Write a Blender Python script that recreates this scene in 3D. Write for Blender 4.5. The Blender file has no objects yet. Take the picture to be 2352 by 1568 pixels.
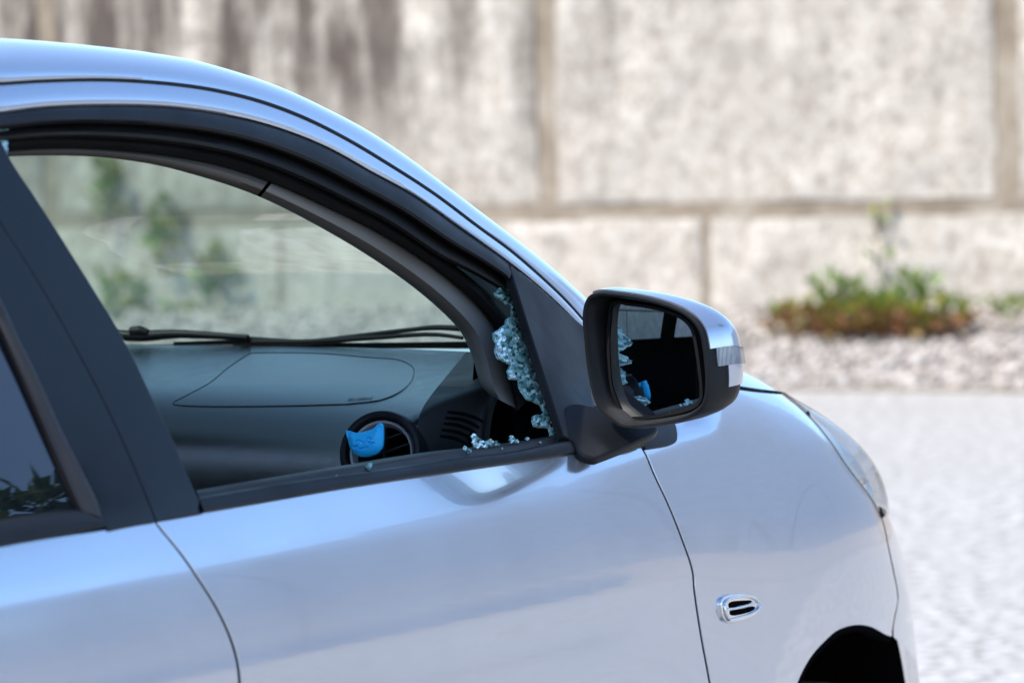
import bpy, math, random
import numpy as np
from mathutils import Vector, Matrix
from mathutils.geometry import delaunay_2d_cdt

# ------------------------------------------------------------------ camera, sky, sun, exposure
scene = bpy.context.scene
COL = scene.collection
W, H, LENS = 2352., 1568., 135.          # measuring grid laid over the photograph
K = LENS / 36 * W
CAM = np.array([-4.7490, -2.7367, 1.2997])
YAW, PIT, ROLL = np.radians([62.577, 3.024, -1.471])
FW = np.array([np.sin(YAW)*np.cos(PIT), np.cos(YAW)*np.cos(PIT), -np.sin(PIT)])
_r = np.array([np.cos(YAW), -np.sin(YAW), 0.]); _u = np.cross(_r, FW)
RT = np.cos(ROLL)*_r + np.sin(ROLL)*_u
UP = -np.sin(ROLL)*_r + np.cos(ROLL)*_u
cam_data = bpy.data.cameras.new('camera')
cam_data.lens = LENS; cam_data.sensor_width = 36; cam_data.clip_start = .05; cam_data.clip_end = 2000
cam = bpy.data.objects.new('camera', cam_data); COL.objects.link(cam)
m = Matrix(((RT[0], UP[0], -FW[0], CAM[0]), (RT[1], UP[1], -FW[1], CAM[1]), (RT[2], UP[2], -FW[2], CAM[2]), (0, 0, 0, 1)))
cam.matrix_world = m
scene.camera = cam
cam_data.dof.use_dof = True
cam_data.dof.focus_distance = 4.36
cam_data.dof.aperture_fstop = 7.0
cam_data.dof.aperture_blades = 0

SUN_EL, SUN_AZ = math.radians(52), math.atan2(-.80, .60)      # azimuth from +Y towards +X: behind the car, on its far side
world = bpy.data.worlds.new('World'); scene.world = world; world.use_nodes = True
wn = world.node_tree.nodes; wl = world.node_tree.links
bg = wn['Background']
sky = wn.new('ShaderNodeTexSky'); sky.sky_type = 'NISHITA'; sky.sun_disc = False
sky.sun_elevation = SUN_EL; sky.sun_rotation = SUN_AZ % (2*math.pi)
sky.air_density = 1.0; sky.dust_density = .7; sky.ozone_density = 4.0
wl.new(sky.outputs[0], bg.inputs[0]); bg.inputs[1].default_value = .15
sun_d = bpy.data.lights.new('sun', 'SUN'); sun_d.energy = 2.25; sun_d.angle = math.radians(.55); sun_d.color = (1, .93, .82)
sun = bpy.data.objects.new('sun', sun_d); COL.objects.link(sun)
sd = Vector((math.sin(SUN_AZ)*math.cos(SUN_EL), math.cos(SUN_AZ)*math.cos(SUN_EL), math.sin(SUN_EL)))
sun.rotation_euler = sd.to_track_quat('Z', 'Y').to_euler()
vs = scene.view_settings
vs.view_transform = 'Standard'; vs.look = 'None'; vs.gamma = 1; vs.use_curve_mapping = False
vs.exposure = 1.32
scene.render.engine = 'CYCLES'
cy = scene.cycles
cy.use_denoising = True
cy.max_bounces = 10; cy.transparent_max_bounces = 16; cy.glossy_bounces = 6; cy.transmission_bounces = 8; cy.diffuse_bounces = 4
cy.caustics_reflective = False; cy.caustics_refractive = False
cy.sample_clamp_indirect = 6

# ------------------------------------------------------------------ numbers and rays
rng = np.random.default_rng(7)
def proj(P):
    d = np.asarray(P, float) - CAM; z = d @ FW
    return np.stack([W/2 + K*(d@RT)/z, H/2 - K*(d@UP)/z], -1)
def ray(q):
    q = np.asarray(q, float)
    return FW + RT*((q[..., 0:1]-W/2)/K) - UP*((q[..., 1:2]-H/2)/K)
def z1(a): return [(.5*x, .5*y) for x, y in a]
def z2(a): return [(1176+.5*x, .5*y) for x, y in a]
def z3(a): return [(.5*x, 784+.5*y) for x, y in a]
def z4(a): return [(1176+.5*x, 784+.5*y) for x, y in a]
def zA(a): return [(1286.2+.2813*x, 643.1+.2813*y) for x, y in a]
def zB(a): return [(1047.3+.2928*x, 606.3+.2928*y) for x, y in a]
def zC(a): return [(716.6+.2031*x, 900.3+.2031*y) for x, y in a]
def zD(a): return [(257.2+.293*x, 716.6+.293*y) for x, y in a]
def zE(a): return [(1561.8+.2734*x, 1286.2+.2734*y) for x, y in a]
def zF(a): return [(.9187*.6505*x, .9187*(360+.6505*y)) for x, y in a]
def zG(a): return [(1267.8+.14062*x, 955.4+.14062*y) for x, y in a]

def sst(a, b, x):
    t = np.clip((np.asarray(x, float)-a)/(b-a), 0, 1); return t*t*t*(t*(6*t-15)+10)
def spline(xs, ys):
    xs = np.array(xs, float); ys = np.array(ys, float); n = len(xs); h = np.diff(xs)
    A = np.zeros((n, n)); b = np.zeros(n); A[0, 0] = A[-1, -1] = 1
    for i in range(1, n-1):
        A[i, i-1] = h[i-1]; A[i, i] = 2*(h[i-1]+h[i]); A[i, i+1] = h[i]
        b[i] = 6*((ys[i+1]-ys[i])/h[i]-(ys[i]-ys[i-1])/h[i-1])
    M = np.linalg.solve(A, b)
    def f(x):
        x = np.asarray(x, float); i = np.clip(np.searchsorted(xs, x)-1, 0, n-2)
        xc = np.clip(x, xs[0]-.2, xs[-1]+.2); d = h[i]; a = (xs[i+1]-xc)/d; c = (xc-xs[i])/d
        return a*ys[i]+c*ys[i+1]+((a**3-a)*M[i]+(c**3-c)*M[i+1])*d*d/6
    return f
def smooth(pts, n):
    """Catmull-Rom through pts, resampled to n points by length."""
    p = np.array(pts, float)
    if len(p) > 2:
        e = np.vstack([2*p[0]-p[1], p, 2*p[-1]-p[-2]]); out = []
        for i in range(1, len(e)-2):
            p0, p1, p2, p3 = e[i-1:i+3]
            a = np.sqrt(np.linalg.norm(p1-p0))+1e-9; b = np.sqrt(np.linalg.norm(p2-p1))+1e-9; c = np.sqrt(np.linalg.norm(p3-p2))+1e-9
            m1 = (p1-p0)/a-(p2-p0)/(a+b)+(p2-p1)/b; m2 = (p2-p1)/b-(p3-p1)/(b+c)+(p3-p2)/c
            t = np.linspace(0, 1, 24, endpoint=False)[:, None]
            m1, m2 = m1*b, m2*b
            out.append((2*t**3-3*t**2+1)*p1+(t**3-2*t**2+t)*m1+(-2*t**3+3*t**2)*p2+(t**3-t**2)*m2)
        p = np.vstack(out+[e[-2][None]])
    s = np.r_[0, np.cumsum(np.linalg.norm(np.diff(p, axis=0), axis=1))]
    u = np.linspace(0, s[-1], n)
    return np.stack([np.interp(u, s, p[:, k]) for k in range(p.shape[1])], -1)
def poly(*edges, step=9.):
    """closed outline from edges (each smoothed on its own, corners kept)."""
    out = []
    for e in edges:
        e = np.array(e, float)
        L = np.linalg.norm(np.diff(e, axis=0), axis=1).sum()
        q = smooth(e, max(2, int(L/step)+1))
        out.append(q)
    P = np.vstack(out)
    keep = [0]
    for i in range(1, len(P)):
        if np.linalg.norm(P[i]-P[keep[-1]]) > step*.3: keep.append(i)
    P = P[keep]
    if np.linalg.norm(P[0]-P[-1]) < step*.3: P = P[:-1]
    return P
def loop(pts, step=9.):
    p = np.array(list(pts)+[pts[0]], float)
    n = len(pts); e = np.vstack([p[-3:-1], p, p[1:3]])
    q = smooth(e, 1600); a = np.argmin(np.linalg.norm(q[:800]-p[0], axis=1)); b = 800+np.argmin(np.linalg.norm(q[800:]-p[0], axis=1))
    q = q[a:b+1]; L = np.linalg.norm(np.diff(q, axis=0), axis=1).sum()
    return smooth(q, max(8, int(L/step)))[:-1]

# ------------------------------------------------------------------ body surface of the car (y = -S(x,z) on the near side)
BELT = lambda x: .951 + (np.asarray(x, float)+1.72)*(-.0206)
_side_hi = spline([-.75, -.45, -.30, -.20, -.15, -.10, -.05, -.02, 0, .08, .16, .25, .35, .45, .55],
                  [.800, .820, .828, .8285, .8265, .822, .8135, .803, .795, .758, .722, .684, .640, .594, .545])
FP = dict(x0=-.146, a=.507, pw=2.177, h0=1.17, h1=.029, h2=.353, q=4.634, z0=.601, low=.017, b1=.265, b2=-.307)
ARCH_X, ARCH_Z = -.085, .29
def S(x, z):
    x = np.asarray(x, float); z = np.asarray(z, float)
    w = z-BELT(x)
    s = _side_hi(w)
    # feature line: a shallow scoop below a soft edge on the doors, fading to the front
    fade = (1-sst(-.95, -.55, x))
    c = w+.158+.03*(x+1.1)*.2
    s = s + fade*(-.0020*np.exp(-((c+.030)/.022)**2) + .0009*np.exp(-((c-.004)/.014)**2))
    s = s - .07*np.maximum(x+1.35, 0)**2*sst(-.02, .10, w)
    # front end
    f = FP
    xs = x+f['b1']*(z-.62)+f['b2']*(z-.62)**2
    P = .83-f['a']*np.maximum(xs-f['x0'], 0)**f['pw']
    zt = f['h0']-f['h1']*(x+.7)-f['h2']*(x+.7)**2
    ze = (z-f['z0'])/np.maximum(zt-f['z0'], .02)
    sf = np.where(ze > 0, P*np.maximum(1-np.clip(ze, 0, 1)**f['q'], 0)**(1/f['q']), P+f['low']*(z-f['z0'])/.7)
    r = np.sqrt((x-ARCH_X)**2+(z-ARCH_Z)**2)
    sf = sf+(.006-.068*np.clip(z-.58, 0, .5))*(1-sst(-.34, .06, x))-.011*np.clip((.455-r)/.085, 0, 1)
    b = np.maximum(sst(-.95, -.35, x)*(1-sst(.0, .05, w)), sst(-.60, -.42, x))
    return (1-b)*s+b*sf
def body(off=0.):
    return lambda P: -P[..., 1]-(S(P[..., 0], P[..., 2])+off)
def plane(p0, n):
    p0 = np.array(p0, float); n = np.array(n, float)/np.linalg.norm(n)
    return lambda P: (P-p0) @ n
def onto(f, q, t0=2.2, t1=7.5, n=160):
    """points where the sight lines through grid points q meet the surface f = 0."""
    q = np.atleast_2d(np.asarray(q, float)); d = ray(q)
    ts = np.linspace(t0, t1, n)
    v = np.stack([f(CAM+t*d) for t in ts], 0)
    ch = (v[:-1]*v[1:]) <= 0
    has = ch.any(0); i = np.argmax(ch, 0)
    a = ts[i]; b = ts[i+1]; fa = np.take_along_axis(v, i[None], 0)[0]
    for _ in range(40):
        m_ = (a+b)/2; fm = f(CAM+m_[:, None]*d); s = (fa*fm) <= 0
        b = np.where(s, m_, b); a = np.where(s, a, m_); fa = np.where(s, fa, fm)
    t = (a+b)/2
    if not has.all():
        idx = np.arange(len(t)); g = idx[has]
        if len(g) == 0: raise RuntimeError('sight lines miss the surface')
        near = g[np.argmin(np.abs(idx[:, None]-g[None]), 1)]
        t = np.where(has, t, t[near])
    return CAM+t[:, None]*d
def grad(f, P, h=4e-4):
    P = np.asarray(P, float); g = np.zeros_like(P)
    for k in range(3):
        e = np.zeros(3); e[k] = h
        g[..., k] = f(P+e)-f(P-e)
    return g/np.maximum(np.linalg.norm(g, axis=-1, keepdims=True), 1e-12)

# ------------------------------------------------------------------ materials
def mat(name, color=(.5, .5, .5), rough=.5, metal=0., coat=0., coat_rough=.03, spec=.5, trans=0., ior=1.45):
    m_ = bpy.data.materials.new(name); m_.use_nodes = True
    b = m_.node_tree.nodes['Principled BSDF']
    b.inputs['Base Color'].default_value = (*color, 1); b.inputs['Roughness'].default_value = rough
    b.inputs['Metallic'].default_value = metal; b.inputs['Coat Weight'].default_value = coat
    b.inputs['Coat Roughness'].default_value = coat_rough; b.inputs['Specular IOR Level'].default_value = spec
    b.inputs['Transmission Weight'].default_value = trans; b.inputs['IOR'].default_value = ior
    return m_, m_.node_tree.nodes, m_.node_tree.links, b
def node(nt, typ, **kw):
    n = nt.new(typ)
    for k, v in kw.items():
        if k.startswith('i_'): n.inputs[k[2:].replace('_', ' ')].default_value = v
        else: setattr(n, k, v)
    return n
def coords(nt, ln, scale=(1, 1, 1)):
    tc = node(nt, 'ShaderNodeTexCoord'); mp = node(nt, 'ShaderNodeMapping')
    mp.inputs['Scale'].default_value = scale
    ln.new(tc.outputs['Object'], mp.inputs[0]); return mp.outputs[0]
def noise(nt, ln, vec, scale, detail=4, rough=.55):
    n = node(nt, 'ShaderNodeTexNoise'); n.inputs['Scale'].default_value = scale
    n.inputs['Detail'].default_value = detail; n.inputs['Roughness'].default_value = rough
    ln.new(vec, n.inputs['Vector']); return n.outputs[0]
def ramp(nt, ln, src, stops):
    r = node(nt, 'ShaderNodeValToRGB'); e = r.color_ramp.elements
    while len(e) < len(stops): e.new(.5)
    for k, (p, c) in enumerate(stops):
        e[k].position = p; e[k].color = (*c, 1) if len(c) == 3 else c
    ln.new(src, r.inputs[0]); return r.outputs[0]
def mixc(nt, ln, fac, a, b, mode='MIX'):
    x = node(nt, 'ShaderNodeMix', data_type='RGBA', blend_type=mode)
    if isinstance(fac, float): x.inputs[0].default_value = fac
    else: ln.new(fac, x.inputs[0])
    for s, k in ((a, 6), (b, 7)):
        if isinstance(s, tuple): x.inputs[k].default_value = (*s, 1)
        else: ln.new(s, x.inputs[k])
    return x.outputs[2]
def bump(nt, ln, b, h, strength, dist):
    x = node(nt, 'ShaderNodeBump'); x.inputs['Strength'].default_value = strength; x.inputs['Distance'].default_value = dist
    ln.new(h, x.inputs['Height']); ln.new(x.outputs[0], b.inputs['Normal']); return x
def grainy(name, c, rough, var=.2, scale=600, bs=.15, bd=.0004, spec=.5, rv=.12):
    m_, nt, ln, b = mat(name, c, rough, spec=spec)
    v = coords(nt, ln); n = noise(nt, ln, v, scale, 3); big = noise(nt, ln, v, 9, 4)
    c2 = tuple(k*(1-var) for k in c); c3 = tuple(k*(1+var) for k in c)
    ln.new(ramp(nt, ln, big, [(.3, c2), (.7, c3)]), b.inputs['Base Color'])
    ln.new(ramp(nt, ln, big, [(.3, (rough-rv,)*3), (.7, (rough+rv,)*3)]), b.inputs['Roughness'])
    bump(nt, ln, b, n, bs, bd); return m_

# silver blue paint: metallic base under a clear coat, faint flakes and dust
M = {}
m_, nt, ln, b = mat('silver_blue_paint', (.48, .525, .605), .18, .78, 1.0, .012)
v = coords(nt, ln); n = noise(nt, ln, v, 2600, 2); d = noise(nt, ln, v, 5, 5)
ln.new(ramp(nt, ln, n, [(.3, (.415, .455, .525)), (.7, (.515, .56, .64))]), b.inputs['Base Color'])
ln.new(ramp(nt, ln, d, [(.35, (.15,)*3), (.7, (.23,)*3)]), b.inputs['Roughness'])
ds = noise(nt, ln, v, 60, 6, .7)
ln.new(ramp(nt, ln, ds, [(.45, (.008,)*3), (.8, (.06,)*3)]), b.inputs['Coat Roughness'])
M['paint'] = m_
M['black_plastic'] = grainy('black_plastic', (.0095, .010, .0115), .46, .35, 900, .12, .0003, .22)
M['matt_black'] = grainy('matt_black_rubber', (.009, .009, .010), .6, .2, 700, .15, .0004, .3)
M['rubber_brown'] = grainy('weathered_rubber', (.022, .018, .0175), .55, .25, 500, .2, .0004)
M['gloss_black'], nt, ln, b = mat('gloss_black_film', (.006, .007, .009), .16, 0, 0, .05, .28)
v = coords(nt, ln); d = noise(nt, ln, v, 14, 5)
ln.new(ramp(nt, ln, d, [(.35, (.10,)*3), (.7, (.24,)*3)]), b.inputs['Roughness'])
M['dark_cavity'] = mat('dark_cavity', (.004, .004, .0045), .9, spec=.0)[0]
M['grey_trim'] = grainy('grey_trim_plastic', (.15, .144, .136), .55, .05, 1500, .25, .0003)
M['headliner'] = grainy('grey_headliner_cloth', (.12, .115, .11), .9, .06, 1400, .5, .0005, .2)
# grained dashboard skin
m_, nt, ln, b = mat('grained_dash_skin', (.012, .0125, .013), .22, spec=.55)
v = coords(nt, ln)
vo = node(nt, 'ShaderNodeTexVoronoi', feature='DISTANCE_TO_EDGE'); vo.inputs['Scale'].default_value = 330; ln.new(v, vo.inputs['Vector'])
wob = noise(nt, ln, v, 40, 3)
ln.new(ramp(nt, ln, wob, [(.3, (.18,)*3), (.7, (.24,)*3)]), b.inputs['Roughness'])
bump(nt, ln, b, ramp(nt, ln, vo.outputs[0], [(0, (0,)*3), (.22, (1,)*3)]), .14, .0004)
M['dash'] = m_
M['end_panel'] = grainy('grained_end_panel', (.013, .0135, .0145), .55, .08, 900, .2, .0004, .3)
M['airbag'] = grainy('airbag_cover_skin', (.020, .021, .022), .25, .05, 1800, .0, .0002, .6, .015)
M['chrome'] = mat('chrome', (.78, .79, .80), .08, 1)[0]
M['satin'] = mat('satin_silver', (.72, .73, .75), .38, .55)[0]
M['mirror'] = mat('mirror_silvering', (.80, .84, .86), .004, 1)[0]
m_, nt, ln, b = mat('blue_silicone', (.030, .52, .97), .45, spec=.35)
b.inputs['Subsurface Weight'].default_value = .08; b.inputs['Subsurface Radius'].default_value = (.002, .004, .008)
bump(nt, ln, b, noise(nt, ln, coords(nt, ln), 900, 2), .05, .0003)
M['cat'] = m_
def thin_glass(name, tint, rough=.0, haze=0.):
    m_ = bpy.data.materials.new(name); m_.use_nodes = True; nt = m_.node_tree.nodes; ln = m_.node_tree.links
    nt.remove(nt['Principled BSDF']); out = nt['Material Output']
    tr = node(nt, 'ShaderNodeBsdfTransparent'); tr.inputs[0].default_value = (*tint, 1)
    gl = node(nt, 'ShaderNodeBsdfGlossy'); gl.inputs['Roughness'].default_value = rough
    fr = node(nt, 'ShaderNodeFresnel'); ge = node(nt, 'ShaderNodeNewGeometry'); io = node(nt, 'ShaderNodeMapRange')
    io.inputs[3].default_value = 1.42; io.inputs[4].default_value = 1/1.42; ln.new(ge.outputs['Backfacing'], io.inputs[0]); ln.new(io.outputs[0], fr.inputs[0])
    mx = node(nt, 'ShaderNodeMixShader')
    ln.new(fr.outputs[0], mx.inputs[0]); ln.new(tr.outputs[0], mx.inputs[1]); ln.new(gl.outputs[0], mx.inputs[2]); ln.new(mx.outputs[0], out.inputs[0])
    if haze:                                    # film of dust on the glass
        df = node(nt, 'ShaderNodeBsdfTranslucent'); df.inputs[0].default_value = (.62, .68, .62, 1)
        m2 = node(nt, 'ShaderNodeMixShader'); v = coords(nt, ln); ln.new(ramp(nt, ln, noise(nt, ln, v, 7, 5), [(.3, (haze*.6,)*3), (.7, (haze*1.4,)*3)]), m2.inputs[0])
        ln.new(mx.outputs[0], m2.inputs[1]); ln.new(df.outputs[0], m2.inputs[2]); ln.new(m2.outputs[0], out.inputs[0])
    return m_
M['windscreen'] = thin_glass('green_tinted_glass', (.485, .63, .57), haze=.045)
M['side_clear'] = thin_glass('green_side_glass', (.70, .80, .76))
M['privacy'] = mat('dark_privacy_glass', (.006, .008, .012), .015, 0, spec=.9)[0]
# crazed toughened glass
m_, nt, ln, b = mat('crazed_glass', (.32, .62, .64), .10, 0, spec=.9, trans=.25, ior=1.5)
g = node(nt, 'ShaderNodeNewGeometry')
ln.new(ramp(nt, ln, g.outputs['Random Per Island'], [(0, (.02, .07, .07)), (.25, (.08, .24, .235)), (.55, (.20, .44, .43)), (.85, (.42, .68, .65)), (1, (.82, .97, .93))]), b.inputs['Base Color'])
M['crazed'] = m_
m_, nt, ln, b = mat('crushed_glass_edge', (.30, .56, .56), .2, 0, spec=.8, trans=.2)
v = coords(nt, ln); ln.new(ramp(nt, ln, noise(nt, ln, v, 260, 3, .7), [(.3, (.06, .17, .17)), (.5, (.26, .52, .51)), (.7, (.62, .86, .84))]), b.inputs['Base Color'])
M['crack'] = m_
M['clear_lens'] = thin_glass('clear_lamp_lens', (.80, .81, .83), .02)
M['lamp_back'] = mat('lamp_reflector', (.7, .7, .72), .15, 1)[0]
m_, nt, ln, b = mat('ribbed_reflector', (.5, .5, .52), .4, .5)
wv = node(nt, 'ShaderNodeTexWave', wave_type='BANDS', bands_direction='Y'); wv.inputs['Scale'].default_value = 150; ln.new(coords(nt, ln, (1, 1, 1)), wv.inputs['Vector'])
ln.new(ramp(nt, ln, wv.outputs[0], [(.2, (.34, .34, .36)), (.6, (.46, .46, .49))]), b.inputs['Base Color'])
M['ribbed'] = m_
M['seat'] = grainy('black_seat_cloth', (.018, .018, .02), .9, .3, 700, .5, .0008, .2)
M['tyre'] = grainy('tyre_rubber', (.02, .02, .02), .8, .2, 300, .3, .001)

for k_ in ('black_plastic', 'gloss_black', 'matt_black'):
    b_ = M[k_].node_tree.nodes['Principled BSDF']; b_.inputs['IOR'].default_value = 1.26; b_.inputs['Specular IOR Level'].default_value = .5
# concrete, stone, gravel
m_, nt, ln, b = mat('weathered_concrete_block', (.5, .47, .43), .92, spec=.25)
v = coords(nt, ln); vst = coords(nt, ln, (1, 2.4, .45)); 
big = noise(nt, ln, v, 1.3, 6, .6); fine = noise(nt, ln, v, 8, 7, .72); agg = noise(nt, ln, v, 24, 4, .65); st = noise(nt, ln, vst, 1.5, 6, .62)
c = ramp(nt, ln, fine, [(.35, (.17, .132, .098)), (.45, (.40, .344, .28)), (.54, (.55, .488, .41)), (.64, (.70, .64, .56))])
c = mixc(nt, ln, .45, c, ramp(nt, ln, agg, [(.35, (.17, .135, .10)), (.5, (.50, .437, .36)), (.66, (.74, .68, .60))]))
c = mixc(nt, ln, ramp(nt, ln, big, [(.35, (0,)*3), (.7, (.45,)*3)]), c, (.50, .44, .365))
sep = node(nt, 'ShaderNodeSeparateXYZ'); ln.new(node(nt, 'ShaderNodeTexCoord').outputs['Object'], sep.inputs[0])
hgt = node(nt, 'ShaderNodeMapRange'); hgt.inputs[1].default_value = .75; hgt.inputs[2].default_value = 1.7; ln.new(sep.outputs[2], hgt.inputs[0])
lat = node(nt, 'ShaderNodeMapRange'); lat.inputs[1].default_value = 6.2; lat.inputs[2].default_value = 8.2; lat.inputs[3].default_value = .24; lat.inputs[4].default_value = .95; ln.new(sep.outputs[1], lat.inputs[0])
mu = node(nt, 'ShaderNodeMath', operation='MULTIPLY'); ln.new(hgt.outputs[0], mu.inputs[0]); ln.new(lat.outputs[0], mu.inputs[1])
mu2 = node(nt, 'ShaderNodeMath', operation='MULTIPLY'); ln.new(mu.outputs[0], mu2.inputs[0]); ln.new(ramp(nt, ln, st, [(.40, (0,)*3), (.58, (1,)*3)]), mu2.inputs[1])
c = mixc(nt, ln, mu2.outputs[0], c, (.085, .065, .052))
ln.new(c, b.inputs['Base Color']); bump(nt, ln, b, fine, .6, .02)
M['block'] = m_
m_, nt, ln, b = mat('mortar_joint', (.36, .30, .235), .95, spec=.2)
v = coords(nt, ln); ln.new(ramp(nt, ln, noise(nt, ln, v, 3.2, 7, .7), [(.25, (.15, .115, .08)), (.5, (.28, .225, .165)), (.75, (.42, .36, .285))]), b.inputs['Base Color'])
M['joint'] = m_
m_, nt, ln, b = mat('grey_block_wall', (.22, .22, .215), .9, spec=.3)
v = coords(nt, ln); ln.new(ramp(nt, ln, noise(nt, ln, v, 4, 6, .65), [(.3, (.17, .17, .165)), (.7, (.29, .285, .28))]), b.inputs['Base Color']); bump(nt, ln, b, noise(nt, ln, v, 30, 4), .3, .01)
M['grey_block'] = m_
m_, nt, ln, b = mat('pale_concrete_pavement', (.5, .5, .5), .85, spec=.3)
v = coords(nt, ln); f1 = noise(nt, ln, v, 17, 8, .78); f2 = noise(nt, ln, v, .6, 5, .6)
c = ramp(nt, ln, f1, [(.40, (.20, .184, .16)), (.5, (.415, .392, .352)), (.60, (.58, .552, .51))])
c = mixc(nt, ln, ramp(nt, ln, f2, [(.4, (0,)*3), (.75, (.5,)*3)]), c, (.36, .33, .29))
ln.new(c, b.inputs['Base Color']); bump(nt, ln, b, f1, .12, .003)
M['pavement'] = m_
m_, nt, ln, b = mat('gravel_soil', (.35, .31, .27), .95, spec=.2)
v = coords(nt, ln); ln.new(ramp(nt, ln, noise(nt, ln, v, 22, 5, .7), [(.3, (.26, .23, .2)), (.7, (.5, .46, .43))]), b.inputs['Base Color']); bump(nt, ln, b, noise(nt, ln, v, 40, 3), .5, .02)
M['soil'] = m_
m_, nt, ln, b = mat('pale_gravel', (.55, .52, .5), .9, spec=.3)
g = node(nt, 'ShaderNodeNewGeometry')
ln.new(ramp(nt, ln, g.outputs['Random Per Island'], [(0, (.22, .18, .145)), (.3, (.42, .365, .31)), (.65, (.60, .54, .48)), (1, (.37, .31, .25))]), b.inputs['Base Color'])
M['gravel'] = m_
def leafmat(name, stops, trans=.25):
    m_, nt, ln, b = mat(name, (.1, .2, .05), .5, spec=.4)
    g = node(nt, 'ShaderNodeNewGeometry')
    ln.new(ramp(nt, ln, g.outputs['Random Per Island'], stops), b.inputs['Base Color'])
    b.inputs['Subsurface Weight'].default_value = 0
    tl = node(nt, 'ShaderNodeBsdfTranslucent'); tl.inputs[0].default_value = (.12, .22, .03, 1)
    mx = node(nt, 'ShaderNodeMixShader'); mx.inputs[0].default_value = trans
    ln.new(b.outputs[0], mx.inputs[1]); ln.new(tl.outputs[0], mx.inputs[2]); ln.new(mx.outputs[0], nt['Material Output'].inputs[0])
    return m_
M['leaf_green'] = leafmat('green_leaves', [(0, (.09, .165, .04)), (.5, (.19, .30, .07)), (.8, (.29, .36, .09)), (1, (.13, .20, .05))])
M['leaf_red'] = leafmat('red_brown_leaves', [(0, (.19, .07, .035)), (.4, (.30, .11, .05)), (.7, (.27, .19, .06)), (1, (.15, .07, .04))], .15)
M['leaf_yellow'] = leafmat('yellow_green_leaves', [(0, (.22, .22, .02)), (.5, (.34, .30, .03)), (.8, (.15, .22, .03)), (1, (.28, .14, .03))])
M['leaf_dark'] = leafmat('dark_tree_leaves', [(0, (.03, .06, .015)), (.6, (.06, .10, .025)), (1, (.10, .14, .03))], .2)
M['bark'] = grainy('bark', (.12, .09, .07), .9, .3, 60, .6, .01, .2)

# ------------------------------------------------------------------ object helpers
def inv_chain(p): return Matrix.Translation(-Vector(ORG.get(p.name, (0, 0, 0))))
ORG = {}
def empty(name, loc, label=None, cat=None, group=None, kind=None):
    o = bpy.data.objects.new(name, None); o.location = loc; o.empty_display_size = .1; COL.objects.link(o)
    ORG[o.name] = tuple(loc); tag(o, label, cat, group, kind); return o
def tag(o, label=None, cat=None, group=None, kind=None):
    for k, v in (('label', label), ('category', cat), ('group', group), ('kind', kind)):
        if v: o[k] = v
    return o
def mesh(name, V, F, material, parent=None, smooth_=True, normals=None, sharp=None, origin=None, mats=None, fmat=None):
    V = np.asarray(V, float)
    if origin is not None: V = V-np.asarray(origin, float)
    me = bpy.data.meshes.new(name)
    me.from_pydata([tuple(p) for p in V], [], [tuple(int(i) for i in f) for f in F])
    me.materials.append(material)
    for x in (mats or []): me.materials.append(x)
    if fmat is not None: me.polygons.foreach_set('material_index', np.asarray(fmat, np.int32))
    me.validate()
    if smooth_: me.polygons.foreach_set('use_smooth', np.ones(len(me.polygons), bool))
    me.update()
    if smooth_ and sharp is not None: me.set_sharp_from_angle(angle=math.radians(sharp))
    if normals is not None: me.normals_split_custom_set_from_vertices([tuple(n) for n in normals])
    o = bpy.data.objects.new(name, me); COL.objects.link(o)
    if origin is not None: o.location = tuple(origin)
    ORG[o.name] = tuple(origin) if origin is not None else (0, 0, 0)
    if parent is not None:
        o.parent = parent
        po = ORG[parent.name]
        pp = parent
        o.matrix_parent_inverse = Matrix.Translation(-Vector(po))
    return o
def orient(V, F):
    """face winding towards the camera side for open sheets is not needed: Cycles shades both sides"""
    return F
def inside(pts, pl):
    x, y = pts[:, 0], pts[:, 1]; r = np.zeros(len(pts), bool); j = len(pl)-1
    for i in range(len(pl)):
        xi, yi = pl[i]; xj, yj = pl[j]
        c = ((yi > y) != (yj > y)) & (x < (xj-xi)*(y-yi)/(yj-yi+1e-12)+xi); r ^= c; j = i
    return r
def seg_dist(pts, pl):
    d = np.full(len(pts), 1e9); q = np.roll(pl, -1, 0)
    for a, b in zip(pl, q):
        ab = b-a; t = np.clip(((pts-a)@ab)/(ab@ab+1e-12), 0, 1)[:, None]
        d = np.minimum(d, np.linalg.norm(pts-(a+t*ab), axis=1))
    return d
def cdt(outline, step):
    x0, y0 = outline.min(0); x1, y1 = outline.max(0)
    gx, gy = np.meshgrid(np.arange(x0+step/2, x1, step), np.arange(y0+step/2, y1, step))
    g = np.stack([gx.ravel(), gy.ravel()], -1); g = g[inside(g, outline)]
    if len(g): g = g[seg_dist(g, outline) > step*.45]
    V = [Vector(tuple(p)) for p in np.vstack([outline, g])] if len(g) else [Vector(tuple(p)) for p in outline]
    n = len(outline); E_ = [(i, (i+1) % n) for i in range(n)]
    v, e, f, *_ = delaunay_2d_cdt(V, E_, [list(range(n))], 1, 1e-5)
    return np.array([tuple(p) for p in v]), [tuple(t) for t in f]
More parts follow.
